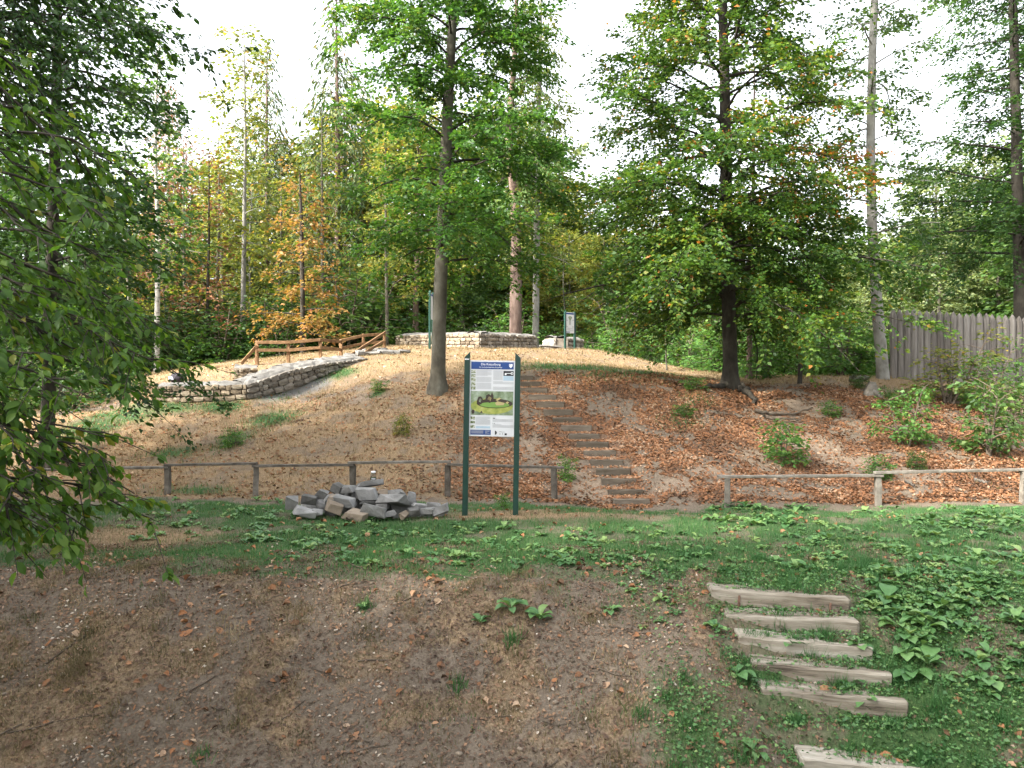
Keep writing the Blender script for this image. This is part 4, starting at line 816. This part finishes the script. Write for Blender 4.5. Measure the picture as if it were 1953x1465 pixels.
for (px, d, sc, k) in [(1720, 48, .55, 'broad'), (1790, 46, .58, 'broad'), (1850, 50, .62, 'broad'), (1650, 52, .55, 'broad'), (1900, 45, .6, 'broad'), (2000, 44, .75, 'broad'), (2100, 40, .9, 'tall')]:
    plant(k, px, d, sc, 'pale green leafy tree '+PL[px], leaf=M['pale' if px < 1880 else 'mid'], group='pale trees beyond the palisade', sxy=1.35)
BK = [(370, 56, .95, 'broad', 'yellow', 'between the rust-brown conifer and pale grey trunk'), (445, 60, 1.0, 'broad', 'yellow', 'far back behind the pale grey trunk, with full crown'), (540, 60, 1.05, 'broad', 'yellow', 'full-crowned and far back between the two spruces'), (600, 58, 1.1, 'broad', 'yellow', 'full-crowned and far behind the orange young tree'), (700, 56, 1.2, 'broad', 'yellow', 'tall, behind the top end of the railing'), (765, 58, .95, 'tall', 'mid', 'dark, far behind the gap between railing and tower wall'), (830, 60, 1.15, 'broad', 'mid', 'far behind the beech by the sign'), (1000, 60, 1.05, 'broad', 'mid', 'far behind the two bare trunks at the tower'), (1060, 58, .85, 'broad', 'yellow', 'far back left of the small sign'), (1120, 64, .9, 'broad', 'mid', 'far back right of the small sign'), (300, 62, .85, 'broad', 'mid', 'far back behind the white-barked birch'), (1230, 62, .8, 'broad', 'yellow', 'far beyond the right edge of the mound'), (1420, 62, .75, 'broad', 'yellow', 'far back, seen under the broad beech'), (955, 64, 1.3, 'broad', 'yellow', 'tall and pale, far back left of the reddish pine'), (1045, 66, 1.2, 'broad', 'pale', 'tall and pale, far back right of the reddish pine'), (1780, 62, 1.0, 'broad', 'pale', 'pale and far back above the left half of the palisade'), (1880, 64, 1.15, 'broad', 'pale', 'pale and far back beside the dark conifer'), (1600, 64, .8, 'broad', 'pale', 'pale and far back between broad beech and leaning tree')]
for (px, d, sc, k, lf, lab) in BK: plant(k, px, d, sc, 'leafy tree standing '+lab, leaf=M[lf], group=GW, sxy=1.2)
# trees standing outside the picture on the sunward side
for (x, y, sc) in [(-14, 6, .95), (-19, 9, 1.0), (-17, -3, 1.0), (-11, -5, .9), (-23, 1, 1.05), (-26, 8, 1.0), (-21, -9, 1.0), (-14, 11.5, .85), (-30, 3, 1.0), (7, -9, .9), (14, 2, .8), (-3, -12, .95)]:
    plant('tall', 0, 0, sc, 'tall dark forest tree on the near side of the ditch', xy=(x, y), group='trees on the near bank')

# ------------------------------------------------------------------ shrubs
def shrub_tpl(seed, h, wdt, n, gk, stems=5):
    r = np.random.default_rng(seed); tl, L = [], []
    C_, D_, N_, LL_, W_, R_ = [], [], [], [], [], []
    for s in range(stems):
        a = s*2.4+r.normal(0, .3); lean = r.uniform(.1, .55)*wdt/h; hh = h*r.uniform(.6, 1.0); z = np.linspace(0, hh, 6)
        P = np.stack([np.cos(a)*(lean*z+.08), np.sin(a)*(lean*z+.08), z], 1); Rr = (.012+.012*h)*(1-z/hh*.85)
        tl.append((P, Rr))
        lb = limbs_for(r, hh*.12, hh*.98, n, lambda f: wdt*.5*(1-.55*f), (.7, .1), .2)
        lv, t2, tw = grow(r, P, Rr, lb, **gk); tl += t2
        for q, v in zip((C_, D_, N_, LL_, W_, R_), lv): q.append(v)
    V, Q, rr = leaf_quads(*[np.concatenate(q) for q in (C_, D_, N_, LL_, W_, R_)]); cm = mesh_np('crown', V, Q, rr)
    V, Q = tubes(tl, 5); return cm, mesh_np('stems', V, Q, smooth=True)
SH = [shrub_tpl(61, 2.6, 2.2, 9, dict(lpm=26, tpm=5, leafL=.17, leafW=.5)), shrub_tpl(62, 3.4, 2.6, 10, dict(lpm=24, tpm=4.5, leafL=.19, leafW=.5)), shrub_tpl(63, 1.8, 1.8, 8, dict(lpm=30, tpm=6, leafL=.13, leafW=.5))]
SP = [shrub_tpl(64, 1.3, 1.0, 8, dict(lpm=60, tpm=11, leafL=.115, leafW=.55, tilt=.8), 2), shrub_tpl(65, 1.7, 1.2, 9, dict(lpm=55, tpm=9, leafL=.115, leafW=.55, tilt=.8), 3), shrub_tpl(66, 2.3, 1.5, 9, dict(lpm=45, tpm=7, leafL=.12, leafW=.55, tilt=.8), 4)]
def shrub(tp, px, d, sc, lab, leaf, name='shrub', cat='shrub', group=None, sxy=1):
    p = on(px, d); t = thing(name, lab, cat, p, random.uniform(0, 6.28), group); t.scale = (sc*sxy, sc*sxy, sc)
    part('crown', tp[0], t, leaf); part('stems', tp[1], t, M['twig']); return t
for i in range(17):
    px = 1160+i*34+random.uniform(-12, 12); d = random.uniform(29.5, 35) if px > 1330 else random.uniform(41, 45)
    shrub(SH[i % 3], px, d, random.uniform(.85, 1.15)*(1.2 if i % 3 == 2 else .85), 'bright green leafy shrub on the far side of the crest by the beech', M['fern'], group='bright shrubs beyond the crest', sxy=1.2)
for i in range(9):
    shrub(SH[i % 3], 1130+i*65, random.uniform(42, 48), random.uniform(1.1, 1.6), 'taller green bush behind the bright shrubs', M['mid'], group='tall bushes behind the bright shrubs', sxy=1.2)
for i in range(10):
    shrub(SH[i % 2], 690+i*42, random.uniform(44, 50), random.uniform(1.0, 1.5), 'green bush behind the tower foundation wall', M['fern' if i % 2 else 'mid'], group='bushes behind the tower wall', sxy=1.2)
for i in range(26):
    px = -60+i*30; d = random.uniform(37, 46); shrub(SH[i % 3], px, d, random.uniform(.9, 1.7), 'dark undergrowth bush under the trees behind the bank', M['dark' if i % 3 else 'mid'], group='undergrowth behind the bank', sxy=1.3)
for i in range(6):
    shrub(SH[2], 20+i*38, random.uniform(25, 30), random.uniform(.7, 1.0), 'low dark bush at the left foot of the bank', M['dark' if i % 2 else 'mid'], group='low bushes at the foot of the bank', sxy=1.3)
for (tp, px, d, sc, lab, leaf, sxy) in [
    (0, 1488, 19.4, .95, 'small bright green sapling on the bare sandy slope', 'fern', 1.1), (1, 1728, 20.6, 1.15, 'feathery green sapling with yellowing leaves on the slope', 'fern', .85), (1, 1885, 20.2, 1.45, 'largest dense green sapling on the slope above the short fence', 'mid', .9),
    (2, 1810, 24.5, 1.0, 'tall thin sapling with yellow-green leaves before the palisade', 'yellow', 1.35), (2, 1880, 24.0, .95, 'loose yellow-green bush before the palisade right of the tall sapling', 'fern', 1.1), (2, 1940, 22.5, .9, 'leafy bush at the end of the slope by the palisade', 'mid', 1.0), (0, 1700, 23.6, .55, 'dense low green bush at the foot of the leaning tree', 'mid', 1.2),
    (0, 1672, 18.4, .5, 'small ragged green bush just above the short fence post', 'fern', 1.2), (0, 1080, 18.3, .55, 'thin seedling by the end of the long fence', 'fern', .7), (0, 445, 20.9, .42, 'small green seedling on the grassy bank below the low wall', 'fern', 1.2), (0, 722, 23.9, .36, 'low green tuft on the slope left of the beech', 'fern', 1.3),
    (0, 770, 20.6, .5, 'thin pale seedling on the litter slope below the beech', 'yellow', .9), (0, 1325, 23.4, .35, 'low green seedling under the big beech', 'fern', 1.8), (0, 1302, 21.6, .35, 'low green seedling in leaf litter right of the stairs', 'fern', 1.6), (0, 1745, 18.9, .4, 'dark seedling on the slope below the feathery sapling', 'mid', 1.1),
    (0, 960, 14.6, .3, 'thin weed growing behind the sign on the lawn', 'fern', .8), (0, 1580, 22.6, .42, 'small ragged seedling on the slope below the marker post', 'fern', 1.3), (0, 1640, 25.2, .4, 'low seedling beside the pale log', 'mid', 1.3)]:
    shrub(SP[tp], px, d, sc, lab, M[leaf], 'sapling', 'sapling', None, sxy)

# ------------------------------------------------------------------ overhanging near tree at the left
def near_tree(name, lab, base, trunk, tips, d0, seed, leafL, leaf, dens, tl_=(.25, .8)):
    r = np.random.default_rng(seed); root = thing(name, lab, 'tree', base); b = np.array(base)
    m, P, Rr = trunk_mesh('trunk', np.array([q for q, _ in trunk])-0, [q for _, q in trunk], 12, 1.5, seed, 16); part('trunk', m, root, M['barkdark'])
    tubes_ = []; TP, TD, TL = [], [], []
    for (px, py, d) in tips:
        tip = pix(px, py, d)-b; hz_ = np.clip(tip[2]+r.uniform(.1, .9), .6, P[-1, 2]*.97); p0 = np.array([np.interp(hz_, P[:, 2], P[:, k]) for k in range(3)])
        t = np.linspace(0, 1, 9); mid = (p0+tip)/2+np.array([0, 0, .35*np.linalg.norm(tip-p0)*.5])
        pts = ((1-t)**2)[:, None]*p0+(2*t*(1-t))[:, None]*mid+(t**2)[:, None]*tip+r.normal(0, .03, (9, 3)); pts[0] = p0
        tubes_.append((pts, .016*(1-t)+.004)); L = np.linalg.norm(tip-p0); mm = int(L*dens); tt = r.uniform(.3, 1, mm)
        TP.append(np.stack([np.interp(tt, t, pts[:, k]) for k in range(3)], 1)); h = norm((tip-p0)[None])[0]; a0 = math.atan2(h[1], h[0]); az = a0+r.choice([-1, 1], mm)*r.uniform(.2, 1.3, mm); el = r.uniform(-.8, .15, mm)
        TD.append(np.stack([np.cos(az)*np.cos(el), np.sin(az)*np.cos(el), np.sin(el)], 1)); TL.append(r.uniform(*tl_, mm))
    TP, TD, TL = map(np.concatenate, (TP, TD, TL))
    for a, d_, l in zip(TP, TD, TL):
        t = np.array([0, .5, 1.])[:, None]; q = a+d_*l*t; q[:, 2] -= .2*l*t[:, 0]**2; tubes_.append((q, np.array([.006, .004, .002])))
    nl = np.maximum(3, (TL/(leafL*.42)).astype(int)); k = np.repeat(np.arange(len(TL)), nl); n = len(k); u = r.uniform(.05, 1.02, n)
    c = TP[k]+TD[k]*(TL[k]*u)[:, None]; c[:, 2] -= .2*TL[k]*u**2; an = r.choice([-1, 1], n)*r.uniform(.4, 1.1, n); d_ = TD[k]
    dd = norm(np.stack([d_[:, 0]*np.cos(an)-d_[:, 1]*np.sin(an), d_[:, 0]*np.sin(an)+d_[:, 1]*np.cos(an), d_[:, 2]*.5-r.uniform(.1, 1.1, n)], 1))
    LL = leafL*r.uniform(.6, 1.2, n); c = c+dd*(LL*.6)[:, None]; nr = norm(np.array([0, 0, 1.])+r.normal(0, .55, (n, 3)))
    V, Q, rr = leaf_fine(c, dd, nr, LL, LL*.52, np.clip(r.normal(.5, .25, n), 0, 1)); part('crown', mesh_np('crown', V, Q, rr), root, leaf)
    V, Q = tubes(tubes_, 5); part('limbs', mesh_np('limbs', V, Q, smooth=True), root, M['barkdark'])['kind'] = 'stuff'
bx = on(-330, 5.6)
tips = [(255, 330, 6.2), (215, 430, 5.6), (230, 520, 5.8), (330, 635, 6.2), (285, 700, 5.6), (170, 760, 5.2), (190, 840, 5.4), (215, 870, 5.6), (255, 940, 5.8), (290, 1000, 6.0), (170, 1010, 5.5), (90, 1010, 5.2), (40, 960, 5.0), (110, 920, 5.2), (150, 620, 5.4), (100, 470, 5.4), (80, 340, 5.8), (40, 560, 5.0), (40, 700, 4.8), (30, 840, 4.9), (10, 930, 5.3), (60, 250, 6.2), (150, 250, 6.8), (180, 330, 6.4), (120, 780, 5.9), (20, 420, 6), (190, 680, 6.2), (60, 620, 6.2), (70, 980, 5.7), (0, 1000, 5.4), (240, 600, 6.6), (10, 300, 5.5), (130, 540, 6.4), (20, 780, 6.0)]
near_tree('overhanging_tree', 'dark leafy branches of a near tree hanging over the bare soil', bx, [(np.array([0, 0, 0.]), .16), (np.array([.2, .1, 2.]), .14), (np.array([.1, .3, 4.]), .11), (np.array([.3, .2, 6.5]), .04)], tips, 5.5, 71, .092, M['near'], 9.5, (.18, .6))
bx = on(-200, 11.5)
tips = [(330, 50, 11.5), (250, 60, 11), (200, 120, 11.5), (120, 60, 11), (60, 130, 10.5), (300, 130, 12), (400, 110, 12), (160, 200, 11), (80, 230, 11), (20, 60, 10.5), (220, 260, 11.5), (300, 10, 11), (120, -30, 11), (20, -60, 11), (20, 200, 10.8), (240, 190, 11.2), (90, 20, 11.5), (180, 10, 11), (140, 130, 10.6), (40, 300, 11), (30, 10, 11.6), (10, 130, 11.4), (100, 160, 11.8), (60, 80, 11.2)]
near_tree('overhanging_tree', 'dark high boughs reaching over from beside the ditch against the white sky', bx, [(np.array([0, 0, 0.]), .22), (np.array([.1, 0, 4.]), .18), (np.array([.3, .1, 7.]), .12), (np.array([.4, .2, 10.5]), .04)], tips, 11, 72, .11, M['dark'], 5.0, (.35, 1.1))

# ------------------------------------------------------------------ far wood: one mass of foliage beyond the trees that can be told apart
r = np.random.default_rng(81); Cs = []
nb = 640
px = r.uniform(-700, 2700, nb); d = r.uniform(62, 92, nb); top = np.interp(px, [-700, 0, 300, 450, 650, 900, 1150, 1500, 1700, 1953, 2700], [430, 430, 560, 570, 520, 440, 520, 480, 470, 440, 400])
yy = top+(740-top)*r.random(nb)**.8
cen = np.stack([(px-CX)/F*d, d, EYE-(yy-CY)/F*d], 1); k = np.repeat(np.arange(nb), 210); n = len(k)
dv = norm(r.normal(0, 1, (n, 3)))*(r.random(n)**.4)[:, None]*np.array([3.2, 3.0, 1.7]); c = cen[k]+dv
V, Q, rr = leaf_quads(c, r.normal(0, 1, (n, 3))*np.array([1, 1, .5]), norm(np.array([0, 0, 1.])+r.normal(0, .6, (n, 3))), r.uniform(.35, .7, n), r.uniform(.25, .45, n), np.clip(r.normal(.45, .2, n)+np.repeat(r.normal(0, .15, nb), 210), 0, 1))
o = part('distant_wood', mesh_np('distant_wood', V, Q, rr), None, M['far']); tag(o, 'mass of green foliage of the wood far behind the mound', 'wood', kind='stuff')

# ------------------------------------------------------------------ ground cover
def scatter(r, n, x0, x1, y0, y1, key, power=1.0):
    x = r.uniform(x0, x1, n); y = r.uniform(y0, y1, n); inside = np.abs(x) < y*.70+1.0; x, y = x[inside], y[inside]
    mk = masks(x, y); keep = r.random(len(x)) < key(mk, x, y)**power; x, y = x[keep], y[keep]
    return x, y, H(x, y)
def blades(r, x, y, z, hmin, hmax, wd, lean=.5):
    n = len(x); h = r.uniform(hmin, hmax, n)*(.45+1.1*fbm(x+70, y+3, 1.6, 3)**1.0); a = r.uniform(0, 6.283, n); s = np.stack([np.cos(a), np.sin(a), np.zeros(n)], 1); b = np.stack([x, y, z-.01], 1)
    b2 = r.uniform(0, 6.283, n); ln = r.random(n)*lean; tip = b+np.stack([np.cos(b2)*h*ln, np.sin(b2)*h*ln, h*np.sqrt(np.maximum(.1, 1-ln**2))], 1); w_ = (wd*r.uniform(.6, 1.3, n))[:, None]
    V = np.stack([b-s*w_, b+s*w_, tip], 1).reshape(-1, 3); return V, np.arange(n*3).reshape(-1, 3)
r = np.random.default_rng(91)
x, y, z = scatter(r, 330000, -8, 10, 5.5, 17, lambda m, x, y: np.clip(m['green']*(.4+.6*sst(14-y, 0, 5)), 0, 1))
V, T = blades(r, x, y, z, .03, .085, .0045); o = part('lawn_grass', mesh_np('lawn_grass', V, T, np.clip(r.normal(.45, .25, len(T)), 0, 1)), None, M['grass']); tag(o, 'short green grass of the lawn strip before the mound', 'grass', kind='stuff')
x, y, z = scatter(r, 330000, -8, 8, 5.5, 15, lambda m, x, y: np.clip(m['straw']*1.3+.22, 0, 1)*(1-.6*m['green'])*(1-.6*sst(y, 10, 12)))
V, T = blades(r, x, y, z, .02, .075, .0042, .98); o = part('dry_grass', mesh_np('dry_grass', V, T, np.clip(r.normal(.42, .22, len(T)), 0, 1)), None, M['straw2']); tag(o, 'dry straw-coloured grass on the bare foreground soil', 'grass', kind='stuff')
x, y, z = scatter(r, 150000, -16, 14, 17, 40, lambda m, x, y: np.clip(m['straw'], 0, 1)*(1-.7*m['green']))
V, T = blades(r, x, y, z, .04, .13, .008, .9); o = part('dry_grass', mesh_np('dry_grass', V, T, np.clip(r.normal(.5, .22, len(T)), 0, 1)), None, M['straw']); tag(o, 'dry pale grass covering the top and left flank of the mound', 'grass', kind='stuff')
x, y, z = scatter(r, 130000, -16, 14, 17, 36, lambda m, x, y: np.clip(m['green'], 0, 1))
V, T = blades(r, x, y, z, .05, .15, .011, .7); o = part('bank_grass', mesh_np('bank_grass', V, T, np.clip(r.normal(.5, .25, len(T)), 0, 1)), None, M['grass']); tag(o, 'green grass patches on the mound and bank', 'grass', kind='stuff')
def litter(name, lab, n, x0, x1, y0, y1, key, L, mat, rmean, fine=False):
    x, y, z = scatter(r, n, x0, x1, y0, y1, key); n = len(x); a = r.uniform(0, 6.283, n)
    ex = .2; sx = (H(x+ex, y)-H(x-ex, y))/(2*ex); sy = (H(x, y+ex)-H(x, y-ex))/(2*ex); nr = norm(np.stack([-sx, -sy, np.ones(n)], 1)+r.normal(0, .35, (n, 3)))
    d = np.stack([np.cos(a), np.sin(a), np.zeros(n)], 1); d = norm(d-nr*(d*nr).sum(1, keepdims=True)); LL = L*r.uniform(.35, 1.0, n)**.8*1.5
    V, Q, rr = (leaf_fine if fine else leaf_quads)(np.stack([x, y, z+.010+r.random(n)*.012], 1), d, nr, LL, LL*r.uniform(.4, .8, n), np.clip(r.normal(rmean, .22, n)+(fbm(x+5, y+8, 1.4, 3)-.5)*.9, 0, 1), (r.uniform(-.1, .75, n)[:, None] if fine else .3))
    o = part(name, mesh_np(name, V, Q, rr), None, mat); tag(o, lab, 'leaves', kind='stuff')
litter('leaf_litter', 'orange-brown fallen beech leaves covering the slope of the mound', 190000, -14, 14, 16.6, 25.5, lambda m, x, y: np.clip(m['litter']*1.1+.03, 0, 1), .07, M['litter'], .5)
litter('leaf_litter', 'scattered fallen leaves on the bare foreground soil and lawn', 5200, -6, 7, 5.6, 16.8, lambda m, x, y: np.clip((.5-.38*sst(y, 9, 10))*(.3+1.4*sst(fbm(x, y, 1.1, 3), .4, .65)), 0, 1), .07, M['litter'], .55, True)
litter('leaf_fragments', 'small brown leaf crumbs on the foreground soil', 60000, -6, 5, 5.6, 10.5, lambda m, x, y: np.clip(.75-.7*m['green'], 0, 1), .030, M['duff'], .45)
litter('leaf_litter', 'thin brown leaf litter on the top of the mound', 5000, -12, 12, 25, 40, lambda m, x, y: .4+0*x, .10, M['duff'], .6)
# twigs on the soil
tl = []
for i in range(70):
    x0, y0 = r.uniform(-4.5, 2), r.uniform(5.8, 9.5); a = r.uniform(0, 6.28); L = r.uniform(.08, .45); q = np.linspace(-.5, .5, 4)
    xs = x0+np.cos(a)*L*q+r.normal(0, .012, 4); ys = y0+np.sin(a)*L*q+r.normal(0, .012, 4); tl.append((np.stack([xs, ys, H(xs, ys)+.012], 1), np.full(4, r.uniform(.003, .008))))
V, Q = tubes(tl, 5); o = part('fallen_twigs', mesh_np('fallen_twigs', V, Q), None, M['twig']); tag(o, 'thin fallen twigs strewn over the bare soil', 'twigs', kind='stuff')

# ------------------------------------------------------------------ broad-leaved weeds
def dock_leaf(seed):
    rr = random.Random(seed); n = 6; V = []
    for i in range(n+1):
        t = i/n; u_ = max(0, (t-.25)/.75); wd = .025+.25*max(0, 1-abs(2*u_-1)**2.4)**.6; zz = .6*t-.62*t*t; xx = t*(1-.1*t)
        for s in (-1, 0, 1): V.append((xx, s*wd, zz+(abs(s)*wd*.35)+rr.uniform(-.02, .02)*abs(s)))
    Fc = [(i*3+j, (i+1)*3+j, (i+1)*3+j+1, i*3+j+1) for i in range(n) for j in range(2)]
    m = mesh_np('leaf', np.array(V), np.array(Fc), np.full(len(Fc), rr.uniform(.2, .85)), True); m.materials.append(M['dock']); return m
DL = [dock_leaf(i) for i in range(6)]
dlV = [np.array([v.co for v in m.vertices]) for m in DL]; dlF = [np.array([list(p.vertices) for p in m.polygons]) for m in DL]
def weed(p, sz, lab, group, rr, parts=True, n=None):
    n = n or rr.randint(6, 10); t = None
    if parts:
        t = thing('broadleaf_weed', lab, 'weed', p, rr.uniform(0, 6.28), group)
        for k in range(n):
            s = sz*rr.uniform(.6, 1.15); part('leaf', DL[rr.randrange(6)], t, None, (0, 0, .01), (rr.uniform(-.25, .25), -rr.uniform(-.15, .6), k*2.4+rr.uniform(-.3, .3)), (s, s*rr.uniform(.8, 1.15), s))
        return t
    Vs, Fs, As, o = [], [], [], 0
    for k in range(n):
        i = rr.randrange(6); s = sz*rr.uniform(.6, 1.15); mt = Matrix.Rotation(k*2.4+rr.uniform(-.3, .3), 3, 'Z') @ Matrix.Rotation(-rr.uniform(-.15, .6), 3, 'Y')
        v = dlV[i]*s @ np.array(mt).T; Vs.append(v); Fs.append(dlF[i]+o); o += len(v); As.append(np.full(len(dlF[i]), rr.uniform(.1, .9)))
    return np.concatenate(Vs), np.concatenate(Fs), np.concatenate(As)
rr = random.Random(17)
NEAR = [(1690, 1150, .26, 'large broad-leaved weed beside the end of the pinned timber step'), (1510, 1243, .20, 'leafy weed growing against the face of the third timber step'), (1640, 1250, .16, 'flat weed at the end of the third timber step'), (1770, 1270, .25, 'large weed beside the end of the fourth timber step'), (1740, 1290, .2, 'weed pressed against the end of the cracked timber step'), (1620, 1310, .15, 'ragged weed on top of the fourth timber step face'),
        (1650, 1350, .15, 'ragged weed before the long timber step'), (1365, 1205, .15, 'small weed at the left end of the second timber step'), (1405, 1290, .19, 'spreading weed at the left end of the cracked timber step'), (1440, 1440, .17, 'small weed beside the lowest timber step'), (975, 1165, .20, 'bright broad weed alone on the bare soil below the lawn'), (1030, 1185, .20, 'broad weed right beside the bright one on the soil'), (915, 1195, .14, 'small weed on the soil below the lawn edge'), (1165, 1170, .13, 'small flat weed on the soil near the lawn edge'), (690, 1165, .10, 'tiny weed on the bare brown soil')]
for (px, py, s, lab) in NEAR: weed(hit(px, py), s, lab, None, rr)
WT = []
for i in range(8):
    V, Fc, A = weed(None, 1.0, '', '', rr, False, rr.randint(7, 10)); m = mesh_np('broadleaf_weed', V, Fc, A, True); m.materials.append(M['dock']); WT.append(m)
gr = np.random.default_rng(23); cnt = 0
def far_weed(p, s, lab, group):
    o = part('broadleaf_weed', WT[gr.integers(8)], None, None, p, (0, 0, gr.uniform(0, 6.28)), (s, s, s*gr.uniform(.8, 1.2))); tag(o, lab, 'weed', group)
for i in range(700):
    px, py = gr.uniform(1480, 1953), gr.uniform(966, 1330); f = (px-1380)/500
    if gr.random() > f*(1.1 if py < 1220 else .5) or (py > 1100 and px < 1640+(py-1100)*.55): continue
    p = hit(px, py); far_weed(p, gr.uniform(.11, .20), 'broad-leaved green weed in the dense patch right of the timber steps', 'weeds of the dense patch'); cnt += 1
    if cnt > 150: break
for i in range(62):
    t = gr.random(); px = 560+t*820; py = 1015+t*55+gr.normal(0, 22)
    if py < 985: continue
    far_weed(hit(px, py), gr.uniform(.09, .17), 'small broad-leaved weed in the lawn below the rock pile and sign', 'weeds along the lawn edge')
for i in range(30):
    px, py = gr.uniform(250, 640), gr.uniform(950, 1035); far_weed(hit(px, py), gr.uniform(.09, .17), 'broad-leaved weed in the lawn left of the rock pile', 'weeds left of the rock pile')
for i in range(42):
    px = gr.uniform(1350, 1953); py = gr.uniform(966, 1005); far_weed(hit(px, py), gr.uniform(.14, .24), 'broad-leaved weed at the foot of the short fence', 'weeds along the short fence')
# low creeping ground cover by the steps
x, y, z = scatter(r, 26000, 1.2, 5.5, 5.6, 9, lambda m, x, y: np.clip(m['green'], 0, 1)*.8); n = len(x); a = r.uniform(0, 6.28, n); LL = r.uniform(.02, .05, n)
V, Q, q_ = leaf_quads(np.stack([x, y, z+r.uniform(.01, .06, n)], 1), np.stack([np.cos(a), np.sin(a), r.normal(0, .2, n)], 1), norm(np.array([0, 0, 1.])+r.normal(0, .4, (n, 3))), LL, LL*.8, np.clip(r.normal(.4, .25, n), 0, 1))
o = part('creeping_cover', mesh_np('creeping_cover', V, Q, q_), None, M['dock']); tag(o, 'low creeping green plants around the timber steps', 'ground cover', kind='stuff')

gx, gy, gz_ = scatter(r, 260, -3, 5.5, 5.8, 9.6, lambda m, x, y: np.clip(.06+.9*m['green']*sst(x, .6, 2), 0, 1)); k = np.repeat(np.arange(len(gx)), 90)
x = gx[k]+r.normal(0, .045, len(k)); y = gy[k]+r.normal(0, .045, len(k)); V, T = blades(r, x, y, H(x, y), .05, .17, .0045, .75)
o = part('grass_tufts', mesh_np('grass_tufts', V, T, np.clip(r.normal(.35, .2, len(T)), 0, 1)), None, M['grass']); tag(o, 'dark green grass tufts growing around the timber steps', 'grass', kind='stuff')
gx, gy, gz_ = scatter(r, 420, -5, 2, 5.8, 9.3, lambda m, x, y: np.clip(.15+.8*m['straw'], 0, 1)); k = np.repeat(np.arange(len(gx)), 110)
x = gx[k]+r.normal(0, .07, len(k)); y = gy[k]+r.normal(0, .07, len(k)); V, T = blades(r, x, y, H(x, y), .03, .10, .004, .95)
o = part('dry_grass', mesh_np('dry_grass', V, T, np.clip(np.repeat(r.normal(.45, .2, len(gx)), 110)+r.normal(0, .12, len(T)), 0, 1)), None, M['straw2']); tag(o, 'clumps of dry brown grass on the bare foreground soil', 'grass', kind='stuff')

Vs, Fs, As, o_ = [], [], [], 0
wv = [(np.array([v.co for v in m.vertices]), np.array([list(p.vertices) for p in m.polygons])) for m in WT]
spots = [(gr.uniform(1380, 1953), gr.uniform(966, 1180)) for i in range(330)]+[(gr.uniform(560, 1400), gr.uniform(1000, 1085)) for i in range(130)]+[(gr.uniform(230, 620), gr.uniform(945, 1040)) for i in range(70)]+[(gr.uniform(1180, 1380), gr.uniform(1090, 1230)) for i in range(12)]
for (px, py) in spots:
    if py > 1090 and px > 1330 and px < 1650: continue
    p = hit(px, py); i = gr.integers(8); s = gr.uniform(.05, .13); an = gr.uniform(0, 6.28); v = wv[i][0]*s; v = np.stack([v[:, 0]*np.cos(an)-v[:, 1]*np.sin(an), v[:, 0]*np.sin(an)+v[:, 1]*np.cos(an), v[:, 2]], 1)+p
    Vs.append(v); Fs.append(wv[i][1]+o_); o_ += len(v); As.append(np.full(len(wv[i][1]), gr.uniform(0, 1)))
o = part('small_weeds', mesh_np('small_weeds', np.concatenate(Vs), np.concatenate(Fs), np.concatenate(As), True), None, M['dock']); tag(o, 'small low weeds mixed into the lawn grass', 'ground cover', kind='stuff')

Vs, Fs, o_ = [], [], 0
pv = [(np.array([v.co for v in m.vertices]), np.array([list(p.vertices) for p in m.polygons])) for m in SM]
for i in range(260):
    x_, y_ = gr.uniform(-4.6, 2.2), gr.uniform(5.7, 9.0); s = .012+.03*gr.random()**3; an = gr.uniform(0, 6.28); v = pv[i % 8][0]*np.array([s*1.4, s, s*.7]); v = np.stack([v[:, 0]*np.cos(an)-v[:, 1]*np.sin(an), v[:, 0]*np.sin(an)+v[:, 1]*np.cos(an), v[:, 2]], 1)+np.array([x_, y_, float(H(x_, y_))+s*.15])
    Vs.append(v); Fs.append(pv[i % 8][1]+o_); o_ += len(v)
o = part('pebbles', mesh_np('pebbles', np.concatenate(Vs), np.concatenate(Fs)), None, M['rocktan']); tag(o, 'small pebbles and clods on the bare foreground soil', 'pebbles', kind='stuff')
